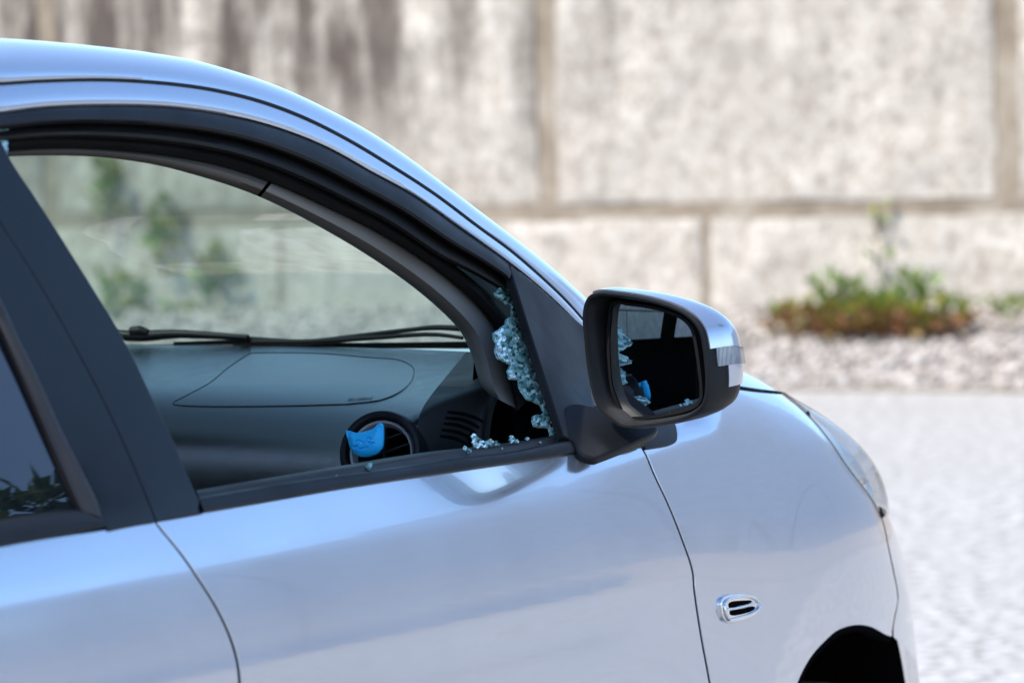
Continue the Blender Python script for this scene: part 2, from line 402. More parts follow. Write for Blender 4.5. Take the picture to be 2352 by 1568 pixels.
def patch(name, outline, f, material, parent, step=16., flange=.010, label=None, rim=.0012, nflip=False, origin=None):
    """sheet of surface f inside an outline, real normals of the surface, its rim turned inwards."""
    outline = np.asarray(outline, float)
    v2, F = cdt(outline, step)
    P = onto(f, v2); N = grad(f, P)
    if ((N*(CAM-P)).sum(-1) < 0).mean() > .5: N = -N
    T = np.array(F); g3 = np.cross(P[T[:, 1]]-P[T[:, 0]], P[T[:, 2]]-P[T[:, 0]])
    a2 = v2[T[:, 1]]-v2[T[:, 0]]; b2 = v2[T[:, 2]]-v2[T[:, 0]]; cw = (a2[:, 0]*b2[:, 1]-a2[:, 1]*b2[:, 0]) > 0
    side = ((g3*N[T[:, 0]]).sum(1) > 0) == cw                     # one winding for the whole sheet
    keep_cw = side.mean() > .5
    F2 = [tuple(t) if c_ == keep_cw else tuple(t[::-1]) for t, c_ in zip(T.tolist(), cw)]
    V = [P]; NN = [N]; F = list(F2)
    if flange:
        # boundary loop of the mesh in order
        from collections import Counter
        cnt = Counter(); dire = {}
        for t in F2:
            for i in range(3):
                k = (t[i], t[(i+1) % 3]); cnt[tuple(sorted(k))] += 1; dire[tuple(sorted(k))] = k
        be = [dire[k] for k, c in cnt.items() if c == 1]
        nxt = {}
        for a, b_ in be: nxt[a] = b_
        bi = sorted(nxt); idx = {k: i for i, k in enumerate(bi)}
        PB = P[bi]; NB = N[bi]
        prv = {b_: a for a, b_ in nxt.items()}
        tan = np.array([P[nxt.get(k, k)]-P[prv.get(k, k)] for k in bi]); tan /= np.maximum(np.linalg.norm(tan, axis=1, keepdims=True), 1e-9)
        outw = np.cross(tan, NB)
        o0 = len(P)
        # rounded lip: two rings then the return
        rings = [(rim*.0, 0.0, N[bi]), (rim*.7, rim*.3, NB*.7+outw*.7), (rim, rim, outw), (rim, flange, outw)]
        for (a, dpt, nn) in rings:
            V.append(PB+outw*a-NB*dpt); NN.append(nn)
        n = len(bi)
        for r_ in range(len(rings)-1):
            for a in bi:
                if a in nxt and nxt[a] in idx:
                    i, j = idx[a], idx[nxt[a]]
                    F.append((o0+r_*n+i, o0+(r_+1)*n+i, o0+(r_+1)*n+j, o0+r_*n+j))
    V = np.vstack(V); NN = np.vstack(NN); NN /= np.maximum(np.linalg.norm(NN, axis=1, keepdims=True), 1e-9)
    o = mesh(name, V, F, material, parent, True, NN, origin=origin)
    if label: o['label'] = label
    return o
def grid_faces(nu, nv, wrap_u=False, wrap_v=False, base=0):
    F = []
    for i in range(nu if wrap_u else nu-1):
        for j in range(nv if wrap_v else nv-1):
            a, b_ = i, (i+1) % nu; c_, d_ = j, (j+1) % nv
            F.append((base+a*nv+c_, base+b_*nv+c_, base+b_*nv+d_, base+a*nv+d_))
    return F
def ribbon(name, A, B, prof, material, parent, n=90, surf=None, sharp=35, label=None):
    """strip between two outlines A and B on the body; prof = (place across 0..1, depth below the body surface)."""
    A = smooth(A, n); B = smooth(B, n)
    rows = []
    for t, dep in prof:
        q = A+(B-A)*t
        f = body(-dep) if surf is None else surf(dep)
        rows.append(onto(f, q))
    V = np.stack(rows, 1).reshape(-1, 3)
    o = mesh(name, V, grid_faces(n, len(prof)), material, parent, True, sharp=sharp)
    if label: o['label'] = label
    return o
def tube(path, rad, sides=8, cap=True):
    path = np.asarray(path, float); n = len(path); rad = np.broadcast_to(np.asarray(rad, float), (n,)) if np.ndim(rad) < 2 else rad
    t = np.gradient(path, axis=0); t /= np.maximum(np.linalg.norm(t, axis=1, keepdims=True), 1e-12)
    ref = np.array([0, 0, 1.]) if abs(t[0, 2]) < .9 else np.array([1., 0, 0])
    V = []
    for i in range(n):
        s = np.cross(t[i], ref); s /= np.linalg.norm(s)+1e-12; w = np.cross(s, t[i])
        for k in range(sides):
            a = 2*math.pi*k/sides; V.append(path[i]+rad[i]*(math.cos(a)*s+math.sin(a)*w))
    F = []
    for i in range(n-1):
        for k in range(sides):
            k2 = (k+1) % sides; F.append((i*sides+k, i*sides+k2, (i+1)*sides+k2, (i+1)*sides+k))
    if cap: F.append(tuple(range(sides))[::-1]); F.append(tuple((n-1)*sides+k for k in range(sides)))
    return np.array(V), F
class MB:
    def __init__(s): s.V = []; s.F = []; s.n = 0
    def add(s, V, F):
        V = np.asarray(V, float); s.V.append(V); s.F += [tuple(i+s.n for i in f) for f in F]; s.n += len(V)
    def box(s, c, h, R=None):
        c = np.array(c, float); q = np.array([[x, y, z] for x in (-1, 1) for y in (-1, 1) for z in (-1, 1)], float)*np.array(h)
        if R is not None: q = q@np.array(R).T
        s.add(c+q, [(0, 1, 3, 2), (4, 6, 7, 5), (0, 4, 5, 1), (2, 3, 7, 6), (0, 2, 6, 4), (1, 5, 7, 3)])
    def build(s, name, material, parent=None, smooth_=False, sharp=None, origin=None): return mesh(name, np.vstack(s.V), s.F, material, parent, smooth_, sharp=sharp, origin=origin)
def bevel(o, w, seg=2, ang=30):
    md = o.modifiers.new('bevel', 'BEVEL'); md.width = w; md.segments = seg; md.limit_method = 'ANGLE'; md.angle_limit = math.radians(ang); md.harden_normals = False
    o.data.polygons.foreach_set('use_smooth', np.ones(len(o.data.polygons), bool)); return o

# ================================================================== SETTING
def struct(o, label=None): o['kind'] = 'structure'; return o
KERB_X = 12.95
def sheet(name, x0, x1, y0, y1, z0, z1_, nx, ny, material, fz=None):
    xs = np.linspace(x0, x1, nx); ys = np.linspace(y0, y1, ny)
    X, Y = np.meshgrid(xs, ys, indexing='ij'); Z = z0+(X-x0)/(x1-x0)*(z1_-z0)
    if fz is not None: Z = Z+fz(X, Y)
    return struct(mesh(name, np.stack([X, Y, Z], -1).reshape(-1, 3), grid_faces(nx, ny), material, None, True))
sheet('ground', -600, 600, -600, 600, -.02, -.02, 2, 2, M['soil'])
sheet('pavement', -30, KERB_X, -24, 22, 0, 0, 2, 2, M['pavement'])
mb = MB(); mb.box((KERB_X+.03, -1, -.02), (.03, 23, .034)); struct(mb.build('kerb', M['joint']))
WALL_X = 14.5
BANK = lambda x: np.clip((x-KERB_X-.06)/(WALL_X-KERB_X-.06), 0, 1)*.34
sheet('gravel_bank', KERB_X+.06, WALL_X+.3, -14, 20, 0.0, .36, 8, 60, M['soil'])

def wallpt(q):
    return onto(lambda P: P[..., 0]-WALL_X, np.array([q], float), 5, 60)[0]

# retaining wall of big rough concrete blocks
hx_ = np.linspace(-1.15, -.42, 60); V = []
for a_ in hx_:
    hh = (9.2+1.8*math.sin(a_*9)+1.1*math.sin(a_*23+1)+.6*math.sin(a_*61))*math.sin(math.pi*min(1, max(0, (a_+1.15)/.73)))**.4
    for t in (0, .3, .6, .85, 1): V.append((90*math.cos(a_)*(1+.25*t), 90*math.sin(a_)*(1+.25*t), -.5+(hh+.5)*math.sin(t*math.pi/2)))
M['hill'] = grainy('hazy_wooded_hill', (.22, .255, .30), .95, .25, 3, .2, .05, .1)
struct(mesh('hills', V, grid_faces(60, 5), M['hill'], None, True))
wall = empty('retaining_wall', (WALL_X, 5, 0), 'tall weathered concrete block retaining wall with wide tan joints behind the car', 'wall')
ys_up = [wallpt((px, 300))[1] for px in (2314, 1257, 113)]
w_up = ys_up[1]-ys_up[0]
y_edges = [ys_up[0]-w_up*k for k in (5, 4, 3, 2, 1)]+ys_up+[ys_up[2]+w_up*k for k in (1, 2, 3, 4)]
zj = wallpt((1700, 481))[2]
gj = .062
def rough(P, sc, amp, seed):
    from mathutils import noise as mn
    return np.array([mn.fractal(Vector((p[0]*sc+seed, p[1]*sc, p[2]*sc)), .9, 2.1, 5) for p in P])*amp
def block(y0, y1, z0, z1_, seed, parent, name='concrete_block', wx=WALL_X, amp=.035, mt=None, nz=None, axis='x', dirn=-1, thick=.25):
    ny = max(6, min(46, int((y1-y0)/.055))); nzz = nz or max(6, min(40, int((z1_-z0)/.055)))
    yy = np.sort(np.r_[np.linspace(y0, y1, ny), y0+.006, y1-.006]); zz = np.sort(np.r_[np.linspace(z0, z1_, nzz), z0+.006, z1_-.006]); ny += 2; nzz += 2
    Y, Z = np.meshgrid(yy, zz, indexing='ij')
    ed = np.minimum(np.minimum(Y-y0, y1-Y), np.minimum(Z-z0, z1_-Z))
    base = np.stack([Y.ravel()*0+seed*3.1, Y.ravel(), Z.ravel()], -1)
    n_ = (rough(base, 1.1, amp, seed)+rough(base, 4.5, amp*.6, seed+5)).reshape(Y.shape)
    D = (n_+.008)*np.clip(ed/.07, 0, 1)**.6
    edge = ed < 1e-6
    # ragged edges
    jn = rough(np.stack([Y.ravel()*0+seed*1.7, Y.ravel()*3, Z.ravel()*3+9], -1), 1.0, .020*min(1, amp/.035), seed+2).reshape(Y.shape); jm = rough(np.stack([Y.ravel()*0+seed*2.9, Y.ravel()*3+5, Z.ravel()*3], -1), 1.0, .016*min(1, amp/.035), seed+4).reshape(Y.shape)
    Y = Y+jn*np.clip(1-np.minimum(Y-y0, y1-Y)/.3, 0, 1); Z = Z+jm*np.clip(1-np.minimum(Z-z0, z1_-Z)/.3, 0, 1)
    D = np.where(edge, -thick, np.maximum(D, -.004))
    # inset ring so that the sides stay upright
    X = wx+dirn*D
    if axis == 'x': V = np.stack([X, Y, Z], -1)
    else: V = np.stack([Y, X, Z], -1)
    o = mesh(name, V.reshape(-1, 3), grid_faces(ny, nzz), mt or M['block'], parent, True, sharp=50)
    return o
i = 0
for a, b_ in zip(y_edges[:-1], y_edges[1:]):
    i += 1
    if b_ < 1.2: continue
    block(a+gj, b_-gj, zj+.042, zj+1.75, i*1.7, wall)
ylow = wallpt((1622, 600))[1]
for k in range(-5, 6):
    if ylow+(k+1)*w_up < .8: continue
    block(ylow+k*w_up+.016, ylow+(k+1)*w_up-.016, .05, zj-.040, k*1.9+33, wall)
ym_ = min(a for a, b_ in zip(y_edges[:-1], y_edges[1:]) if b_ >= 1.2)
mb = MB(); mb.box((WALL_X+.176, (ym_+y_edges[-1])/2, 1.34), (.17, (y_edges[-1]-ym_)/2-.03, 1.34))
mesh('mortar_joint', np.vstack(mb.V), mb.F, M['joint'], wall, False)

backdrop = empty('reflection_backdrop', (WALL_X, ym_-5, 0), 'added unseen tall blue grey panel fence beside the block wall, mirrored in the car paint', 'backdrop')  # panels added out of view to make the paint reflect darker and bluer
M['panel'] = grainy('blue_grey_panel', (.235, .27, .325), .7, .22, 6, .1, .01, .3)
nP = 8; wP = 12.4/nP
for k in range(nP):
    mb = MB(); yc = ym_-.05-wP*(k+.5); mb.box((WALL_X+.05+.03*(k % 2), yc, 2.35+.12*math.sin(k*2.1)), (.03, wP/2-.012, 2.45)); mb.build('panel', M['panel'], backdrop)
    mb = MB(); mb.box((WALL_X+.17, yc-wP/2, 2.3), (.06, .05, 2.3)); mb.build('post', M['panel'], backdrop)

# grey block wall in the shade, seen in the door mirror
gw = empty('grey_block_wall', (-6, 14, 0), 'grey block wall seen only in the door mirror, behind the car', 'wall')
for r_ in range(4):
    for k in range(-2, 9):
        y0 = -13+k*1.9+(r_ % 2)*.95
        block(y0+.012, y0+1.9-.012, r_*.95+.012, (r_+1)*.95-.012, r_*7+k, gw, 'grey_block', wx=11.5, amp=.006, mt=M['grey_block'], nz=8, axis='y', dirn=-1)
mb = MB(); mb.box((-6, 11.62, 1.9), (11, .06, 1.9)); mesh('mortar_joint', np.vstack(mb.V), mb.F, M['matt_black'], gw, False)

# gravel
def stones(n, seed):
    r_ = np.random.default_rng(seed)
    x = KERB_X+.10+(WALL_X-KERB_X-.12)*r_.random(n); y = -1.5+13.5*r_.random(n)
    s = .011+.021*r_.random(n)**2
    ico = np.array([(0, 0, 1), (.894, 0, .447), (.276, .851, .447), (-.724, .526, .447), (-.724, -.526, .447), (.276, -.851, .447), (.724, .526, -.447), (-.276, .851, -.447), (-.894, 0, -.447), (-.276, -.851, -.447), (.724, -.526, -.447), (0, 0, -1)])
    fi = np.array([(0, 1, 2), (0, 2, 3), (0, 3, 4), (0, 4, 5), (0, 5, 1), (1, 6, 2), (2, 7, 3), (3, 8, 4), (4, 9, 5), (5, 10, 1), (6, 7, 2), (7, 8, 3), (8, 9, 4), (9, 10, 5), (10, 6, 1), (11, 7, 6), (11, 8, 7), (11, 9, 8), (11, 10, 9), (11, 6, 10)])
    V = ico[None]*s[:, None, None]*(.7+.6*r_.random((n, 12, 1)))*np.array([1.1, 1.1, .8])
    V = V+np.stack([x, y, BANK(x)+s*.35], -1)[:, None]
    F = (fi[None]+12*np.arange(n)[:, None, None]).reshape(-1, 3)
    return V.reshape(-1, 3), F
V, F = stones(17000, 3)
o = mesh('gravel', V, F, M['gravel'], None, False); o['kind'] = 'stuff'

# plants
def leaves(center, size, n, ls, rnd, droop=.2, flat=.6):
    c = np.array(center, float); V = []; F = []
    for k in range(n):
        u_ = rnd.normal(size=3); u_ /= np.linalg.norm(u_); p = c+u_*np.array(size)*rnd.random()**.45
        d = u_*.6+rnd.normal(size=3)*.5+np.array([0, 0, flat]); d /= np.linalg.norm(d)
        s = np.cross(d, rnd.normal(size=3)); s /= np.linalg.norm(s)+1e-9
        l = ls*(.6+.8*rnd.random()); w_ = l*(.22+.15*rnd.random())
        up = np.cross(s, d)
        i0 = len(V)
        V += [p, p+d*l*.45+s*w_-up*w_*.3, p+d*l*.45-s*w_-up*w_*.3, p+d*l+up*(-droop*l)]
        V += [p+d*l*.45]
        F += [(i0, i0+1, i0+4), (i0, i0+4, i0+2), (i0+1, i0+3, i0+4), (i0+4, i0+3, i0+2)]
    return np.array(V), F
def bankz(x): return float(BANK(x))
def clump(name, label, px, base_x, size, n, ls, materials, seed, group=None, z_off=0., nstem=4):
    P = onto(lambda Q: Q[..., 0]-base_x, np.array([px], float), 5, 60)[0]
    z0 = P[2]-size[2]*.9+z_off
    r_ = np.random.default_rng(seed)
    root = empty(name, (P[0], P[1], z0), label, 'plant', group)
    k0 = 0
    for mt, share, shift in materials:
        V, F = leaves(P+np.array(shift), size, int(n*share), ls, r_)
        mesh('foliage', V, F, mt, root, False)
    mb = MB()
    for k in range(nstem):
        e = P+r_.normal(size=3)*np.array(size)*.35
        V, F = tube(np.linspace((P[0], P[1]+r_.normal()*size[1]*.2, z0-.03), e, 4), [.008, .007, .005, .003], 5); mb.add(V, F)
    mb.build('stem', M['bark'], root)
    return root
bx = 13.95
plant_specs = [
    # px centre, size, n leaves, leaf len, mats
    ('low_shrub', 'broad low shrub, red brown at its foot, on the gravel right of the door mirror', (2005, 722), (.16, .62, .085), 950, .065, [(M['leaf_red'], .75, (-.05, .02, -.045)), (M['leaf_yellow'], .40, (-.02, 0, .01)), (M['leaf_green'], .14, (.03, -.05, .06))], 1),
    ('leafy_weed', 'upright green weed growing out of the middle of the low shrub', (2095, 668), (.08, .16, .08), 55, .08, [(M['leaf_green'], 1., (0, 0, 0))], 2),
    ('leafy_weed', 'pale green weed at the left side of the low shrub against the wall', (1925, 668), (.07, .15, .08), 60, .075, [(M['leaf_green'], .8, (0, 0, 0)), (M['leaf_yellow'], .2, (0, 0, 0))], 3),
    ('ground_weed', 'yellow green ground weed at the right edge of the photo on the gravel', (2330, 705), (.10, .16, .03), 60, .05, [(M['leaf_green'], .5, (0, 0, 0)), (M['leaf_yellow'], .5, (0, 0, 0))], 4),
]
for nm, lb, px, size, n, ls, ms, sd_ in plant_specs:
    clump(nm, lb, px, bx, size, n, ls, ms, sd_)
wall_weeds = [
    ('straggly weed at the wall foot in the middle of the windscreen view', (560, 748), (.05, .22, .07), 45, .085, 18),
    ('tall thin weed clinging to the wall at the upper left inside the windscreen view', (243, 440), (.04, .11, .27), 55, .085, 11),
    ('weed on the wall just right of the tall one, across the horizontal joint', (372, 540), (.04, .10, .23), 48, .085, 12),
    ('yellowish weed on the wall in the middle of the windscreen view', (495, 630), (.04, .14, .15), 50, .085, 13),
    ('leafy dark weed on the wall low beside the black door pillar', (275, 700), (.05, .17, .19), 75, .09, 14),
    ('low weed at the wall foot above the wiper arm', (405, 745), (.05, .26, .08), 65, .085, 15),
    ('tiny weed sprouting from the wall joint above the low shrub', (2018, 500), (.03, .06, .08), 8, .06, 16),
    ('tiny weed on the lower wall block just above the low shrub', (2010, 575), (.03, .06, .08), 8, .06, 17)]
for lb, px, size, n, ls, sd_ in wall_weeds:
    clump('wall_weed', lb, px, WALL_X-.07, size, n, ls, [(M['leaf_green'], .75, (0, 0, 0)), (M['leaf_yellow'], .4, (0, 0, 0))], sd_, 'weeds growing on the retaining wall', nstem=2)

# small tree out of frame whose branch shows in the rear door glass
tree = empty('young_tree', (-.6, -4.6, 0), 'leafy young tree reflected in the dark rear door glass', 'tree')
mb = MB()
V, F = tube(smooth([(-.6, -4.6, 0), (-.55, -4.5, 1.0), (-.5, -4.1, 1.9), (-.35, -3.2, 2.25), (-.10, -2.4, 2.15), (.10, -1.9, 1.88)], 16), np.linspace(.05, .005, 16), 7); mb.add(V, F)
V, F = tube(smooth([(-.5, -4.1, 1.9), (-.5, -4.5, 2.6), (-.4, -4.9, 3.2)], 8), np.linspace(.03, .008, 8), 6); mb.add(V, F)
mb.build('trunk', M['bark'], tree, True)
r_ = np.random.default_rng(5)
TREE_C = [((.10, -1.84, 1.85), (.15, .13, .085), 130), ((-.3, -3.0, 2.3), (.35, .4, .25), 200), ((-.45, -4.7, 3.0), (.7, .7, .6), 500)]
Vs = []; Fs = []; n0 = 0
for c_, s_, n_ in TREE_C:
    V, F = leaves(c_, s_, int(n_*1.7), .052, r_, .3, .2); Vs.append(V); Fs += [tuple(i+n0 for i in f) for f in F]; n0 += len(V)
mesh('crown', np.vstack(Vs), Fs, M['leaf_dark'], tree, False)

# ================================================================== CAR
car = empty('parked_car', (-1.2, 0, 0), 'silver blue hatchback car with its front side window smashed', 'car')

# outlines read off the photograph ------------------------------------------------
drip = [(-260, 222), (-60, 193)]+z1([(0, 382), (200, 370), (500, 365), (800, 385), (1000, 415), (1200, 465), (1400, 540), (1600, 640), (1800, 760), (2000, 890), (2200, 1040), (2350, 1150)])+[(1250, 640), (1300, 688), (1340, 733), (1362, 762)]
sil = [(-260, 96), (-60, 88)]+z1([(0, 180), (200, 195), (400, 215), (600, 240), (800, 275), (1000, 330), (1200, 400), (1400, 490), (1600, 590), (1800, 715), (2000, 860), (2200, 1005), (2350, 1115)])+[(1250, 614), (1305, 660), (1345, 697), (1375, 725)]
blue_lo = [(-260, 300), (-60, 270)]+z1([(0, 528), (200, 503), (500, 492), (800, 502), (1100, 547), (1300, 602), (1500, 682), (1700, 792), (1900, 902), (2100, 1042), (2350, 1222)])+[(1250, 672), (1335, 752), (1365, 782)]
trim_hi = [(-260, 376), (-60, 352)]+z1([(50, 690), (200, 680), (400, 680), (700, 705), (1000, 755), (1250, 835), (1500, 945), (1750, 1070), (2000, 1230), (2200, 1400), (2290, 1520)])+[(1160, 800), (1182, 900), (1190, 940)]
trim_lo = [(-260, 390), (-60, 366)]+z1([(50, 719), (250, 715), (450, 722), (700, 755), (900, 805), (1100, 868), (1250, 930), (1500, 1060), (1700, 1180), (1900, 1320), (2050, 1450), (2120, 1530)])+[(1085, 820), (1105, 885), (1122, 905)]

# body side: the painted strip over the door and down the windscreen pillar
n = 150
A = smooth(drip, n); B = smooth(blue_lo, n)
prof = [(0, .012), (.0, .003), (.02, .0008), (.06, 0), (.2, 0), (.35, 0), (.5, 0), (.65, 0), (.8, 0.0003), (.90, .0015), (.96, .004), (1, .008), (1.0, .02)]
ribbon('body_side', drip, blue_lo, [(t, d_-.002*math.sin(math.pi*min(1, t))) for t, d_ in prof], M['paint'], car, n=150, sharp=50)
# roof edge, roof panel and windscreen
D3 = onto(body(.001), smooth(drip, n)); 
def sil_pts():
    q = smooth(sil, n); out = []
    w_ = np.interp(np.linspace(0, 1, n), [0, .35, .7, 1], [.115, .09, .05, .030])
    for k in range(n):
        yv = D3[k, 1]+w_[k]
        out.append(onto(lambda P: P[..., 1]-yv, q[k:k+1], 2.0, 9.0)[0])
    return np.array(out)
S3 = sil_pts()
dsh = lambda d: [(x, y+d) for x, y in drip]
ribbon('drip_seal', dsh(-3.6), dsh(3.6), [(0, .004), (0, -.0012), (.5, -.0022), (1, -.0012), (1, .004)], M['matt_black'], car, n=150)
# keep stations side by side
rows = []
for a in np.linspace(0, math.pi/2, 14):
    e = S3-D3; e1 = e*np.array([0, 1, 0]); e2 = e*np.array([1, 0, 1])
    rows.append(D3+e2*math.sin(a)+e1*(1-math.cos(a)))
rows = [rows[0]+np.array([0, .012, -.010])]+rows
V = np.stack(rows, 1)
HEAD_X = -1.02
kh = int(np.argmin(np.abs(S3[:, 0]-HEAD_X)))
nr = V.shape[1]
mesh('roof_rail', V.reshape(-1, 3), grid_faces(n, nr), M['paint'], car, True, sharp=60)
def across(k0, k1, bow, crown, nv=31, dz=0.):
    R_ = []
    for k in range(k0, k1):
        p = S3[k]; yy = np.linspace(p[1], -p[1], nv); s_ = 1-(yy/p[1])**2
        R_.append(np.stack([p[0]+bow(k)*s_, yy, p[2]+crown*s_+dz], -1))
    return np.array(R_)
kk = lambda k: np.clip((k-kh)/(n-1-kh), 0, 1)
R_ = across(0, kh+1, lambda k: .14*np.clip((k/kh), 0, 1)**2, .006)
# roof carried on to the rear of the car
back = []
for t in np.linspace(0, 1, 14)[1:]:
    row = R_[0].copy(); row[:, 0] -= 1.55*t; row[:, 2] -= .10*t*t; row[:, 1] *= (1-.06*t*t); back.append(row)
R_ = np.concatenate([np.array(back[::-1]), R_], 0)
mesh('roof', R_.reshape(-1, 3), grid_faces(R_.shape[0], R_.shape[1]), M['paint'], car, True)
mesh('headlining', (R_[:, 1:-1]-np.array([0, 0, .035])).reshape(-1, 3), grid_faces(R_.shape[0], R_.shape[1]-2), M['headliner'], car, True)
G_ = across(kh, n, lambda k: .14+.07*kk(k), .0, 41)
G_ = np.concatenate([G_, G_[-1:]+np.array([.06, 0, -.035]), G_[-1:]+np.array([.13, 0, -.075])], 0)
mesh('windscreen', G_.reshape(-1, 3), grid_faces(G_.shape[0], G_.shape[1]), M['windscreen'], car, True)

frame_hi = [p for p in blue_lo if p[0] < 1176]+[(1178, 618)]
frame_lo = [p for p in trim_hi if p[0] < 1010]+[(1075, 648), (1120, 672), (1152, 690)]
# black door frame: outer moulding, glass channel, inner weatherstrip
ribbon('door_frame', frame_hi, frame_lo, [(-.03, .004), (0, .002), (.05, -.001), (.2, -.002), (.30, -.001), (.36, .002), (.40, .008), (.40, .02)], M['black_plastic'], car, n=150, sharp=40)
ribbon('glass_channel', frame_hi, frame_lo, [(.36, .012), (.43, .022), (.46, .020), (.50, .016), (.60, .014), (.68, .016), (.74, .024), (.76, .045)], M['matt_black'], car, n=150, sharp=40)
ribbon('weatherstrip', blue_lo, trim_hi, [(.25, .060), (.66, .052), (.72, .040), (.78, .036), (.85, .036), (.92, .042), (1.0, .050), (1.06, .075)], M['matt_black'], car, n=150, sharp=40)
# grey trims
cut = 610
def clip_curve(c, lo, hi):
    q = smooth(c, 400); return q[(q[:, 0] >= lo) & (q[:, 0] <= hi)]
tprof = [(-.04, .072), (0, .062), (.12, .056), (.35, .054), (.6, .058), (.82, .070), (.95, .084), (1, .10), (1.0, .14)]
ribbon('headliner_edge', clip_curve(trim_hi, -260, cut+10), clip_curve(trim_lo, -260, cut-16), tprof, M['headliner'], car, n=60, sharp=60)
ribbon('pillar_trim', clip_curve(trim_hi, cut+13, 1200), clip_curve(trim_lo, cut-13, 1200), tprof, M['grey_trim'], car, n=90, sharp=60)

ribbon('trim_joint', clip_curve(trim_hi, cut-40, cut+60), clip_curve(trim_lo, cut-70, cut+30), [(0, .080), (1, .112)], M['dark_cavity'], car, n=30)

# dashboard ------------------------------------------------------------------------
XW = lambda y: -.45-.18*np.minimum(1.2, (np.asarray(y, float)/.6)**2)
DL = lambda y: .33-.17*sst(-.605, -.655, y)
DZ0, DZH, DN = .60, .434, 9.0
def dash(off=0.):
    def f(P):
        x, y, z = P[..., 0], P[..., 1], P[..., 2]
        rho = np.minimum(x-(XW(y)+.06), 0); L = DL(y)+off+.06
        ze = np.maximum((z+.13*np.abs(rho)-DZ0)/(DZH+off), 0)
        return (np.abs(rho)/L)**DN+ze**DN-1
    return f
nt_ = 110
def dash_pt(y, th):
    L = DL(y)+.06; rho = -L*np.cos(th)**(2/DN)
    return np.stack([XW(y)+.06+rho, y+0*th, DZ0+DZH*np.sin(th)**(2/DN)-.13*np.abs(rho)], -1)
th_ = np.linspace(0, 1, nt_)*math.pi/2
yb = np.full(nt_, -.55)
for _ in range(60): yb = .5*yb+.5*np.clip(-.500+.372*(dash_pt(yb, th_)[:, 0]+.587), -.625, -.46)
Y_END = -.664
def dash_mesh(name, y0, y1, n_, material, cut=None):
    rows = np.stack([dash_pt(y0+(y1-y0)*t, th_) for t in np.linspace(0, 1, n_)], 0)
    low = rows[:, :1].copy(); low[..., 2] -= .35; low[..., 0] += .06
    V = np.concatenate([low, rows], 1); F = grid_faces(n_, nt_+1)
    if cut is not None:
        h_ = cut(V.reshape(-1, 3)); F = [f for f in F if not any(h_[i] for i in f)]
    return mesh(name, V.reshape(-1, 3), F, material, car, True)
VC = onto(dash(.0), np.array([[877., 1040.]]))[0]
vdir = np.array([-.90, -.22, .26]); vdir /= np.linalg.norm(vdir)      # the vent faces backwards, a little out and up
RV = 78/(K/4.36)
def vent_hole(P):
    dv_ = P-VC; a_ = dv_@vdir; return (np.linalg.norm(dv_-np.outer(a_, vdir), axis=1) < RV*1.02) & (np.abs(a_) < .12)
dash_mesh('dashboard', yb-.0, np.full(nt_, .70), 190, M['dash'], vent_hole)
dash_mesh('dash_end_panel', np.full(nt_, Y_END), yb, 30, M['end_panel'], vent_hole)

ab = poly(zD([(478, 712), (600, 650), (780, 550), (900, 450), (1000, 380), (1090, 325)]), [(576, 812), (640, 811), (740, 813), (850, 822)],
          [(850, 822), (920, 829), (948, 846), (946, 868), (925, 893), (880, 915), (800, 926)], [(800, 926), (650, 930), (480, 931), (410, 928), (397, 925)], step=7)
dashf = dash(.0012)
airbag = patch('airbag_cover', ab, dashf, M['airbag'], car, 12, .003, rim=.0008)
def inset(o_, d):
    c = np.roll(o_, -1, 0)-np.roll(o_, 1, 0); nn = np.stack([-c[:, 1], c[:, 0]], -1); nn /= np.linalg.norm(nn, axis=1, keepdims=True)+1e-9
    area = .5*np.sum(o_[:, 0]*np.roll(o_[:, 1], -1)-np.roll(o_[:, 0], -1)*o_[:, 1])
    return o_+nn*(d if area > 0 else -d)
ou = inset(ab, -2.3)
P1 = onto(dash(.0004), ab); P2 = onto(dash(.0004), ou)
k = len(ab); mesh('seam', np.vstack([P1, P2]), [(i, (i+1) % k, k+(i+1) % k, k+i) for i in range(k)], M['dark_cavity'], airbag, True)
# lettering embossed on the cover
fc = bpy.data.curves.new('lettering', 'FONT'); fc.body = 'SRS AIRBAG'; fc.size = 1
fo = bpy.data.objects.new('lettering', fc); COL.objects.link(fo)
dg = bpy.context.evaluated_depsgraph_get(); tm = bpy.data.meshes.new_from_object(fo.evaluated_get(dg))
tv = np.array([v_.co[:] for v_ in tm.vertices]); tf = [tuple(p.vertices) for p in tm.polygons]
bpy.data.objects.remove(fo)
tx = (tv[:, 0]-tv[:, 0].min())/np.ptp(tv[:, 0]); ty = (tv[:, 1]-tv[:, 1].min())/np.ptp(tv[:, 1])
q = np.array([797., 921.])+tx[:, None]*np.array([56., -3.5])+ty[:, None]*np.array([5., -7.])
mesh('lettering', onto(dash(.0016), q), tf, M['matt_black'], airbag, False)

# vent ------------------------------------------------------------------------------
va = np.cross(vdir, [0, 0, 1.]); va /= np.linalg.norm(va); vb = np.cross(va, vdir)
def ringpt(r_, h, a): return VC+vdir*h+r_*(np.cos(a)[:, None]*va+np.sin(a)[:, None]*vb)
def lathe(name, prof, material, parent, n=72, sharp=35):
    a = np.linspace(0, 2*math.pi, n, endpoint=False); V = np.stack([ringpt(r_, h, a) for r_, h in prof], 1)
    return mesh(name, V.reshape(-1, 3), grid_faces(n, len(prof), True), material, parent, True, sharp=sharp)
vent = lathe('air_vent', [(RV*1.40, -.11), (RV*1.34, -.03), (RV*1.27, .004), (RV*1.22, .010), (RV*1.12, .012), (RV*1.05, .011), (RV*1.02, .006), (RV*1.0, -.008), (RV*.98, -.04)], M['black_plastic'], car)
lathe('vent_ring', [(RV*.99, -.004), (RV*.985, .002), (RV*.95, .0045), (RV*.90, .003), (RV*.85, -.004), (RV*.83, -.014)], M['satin'], vent)
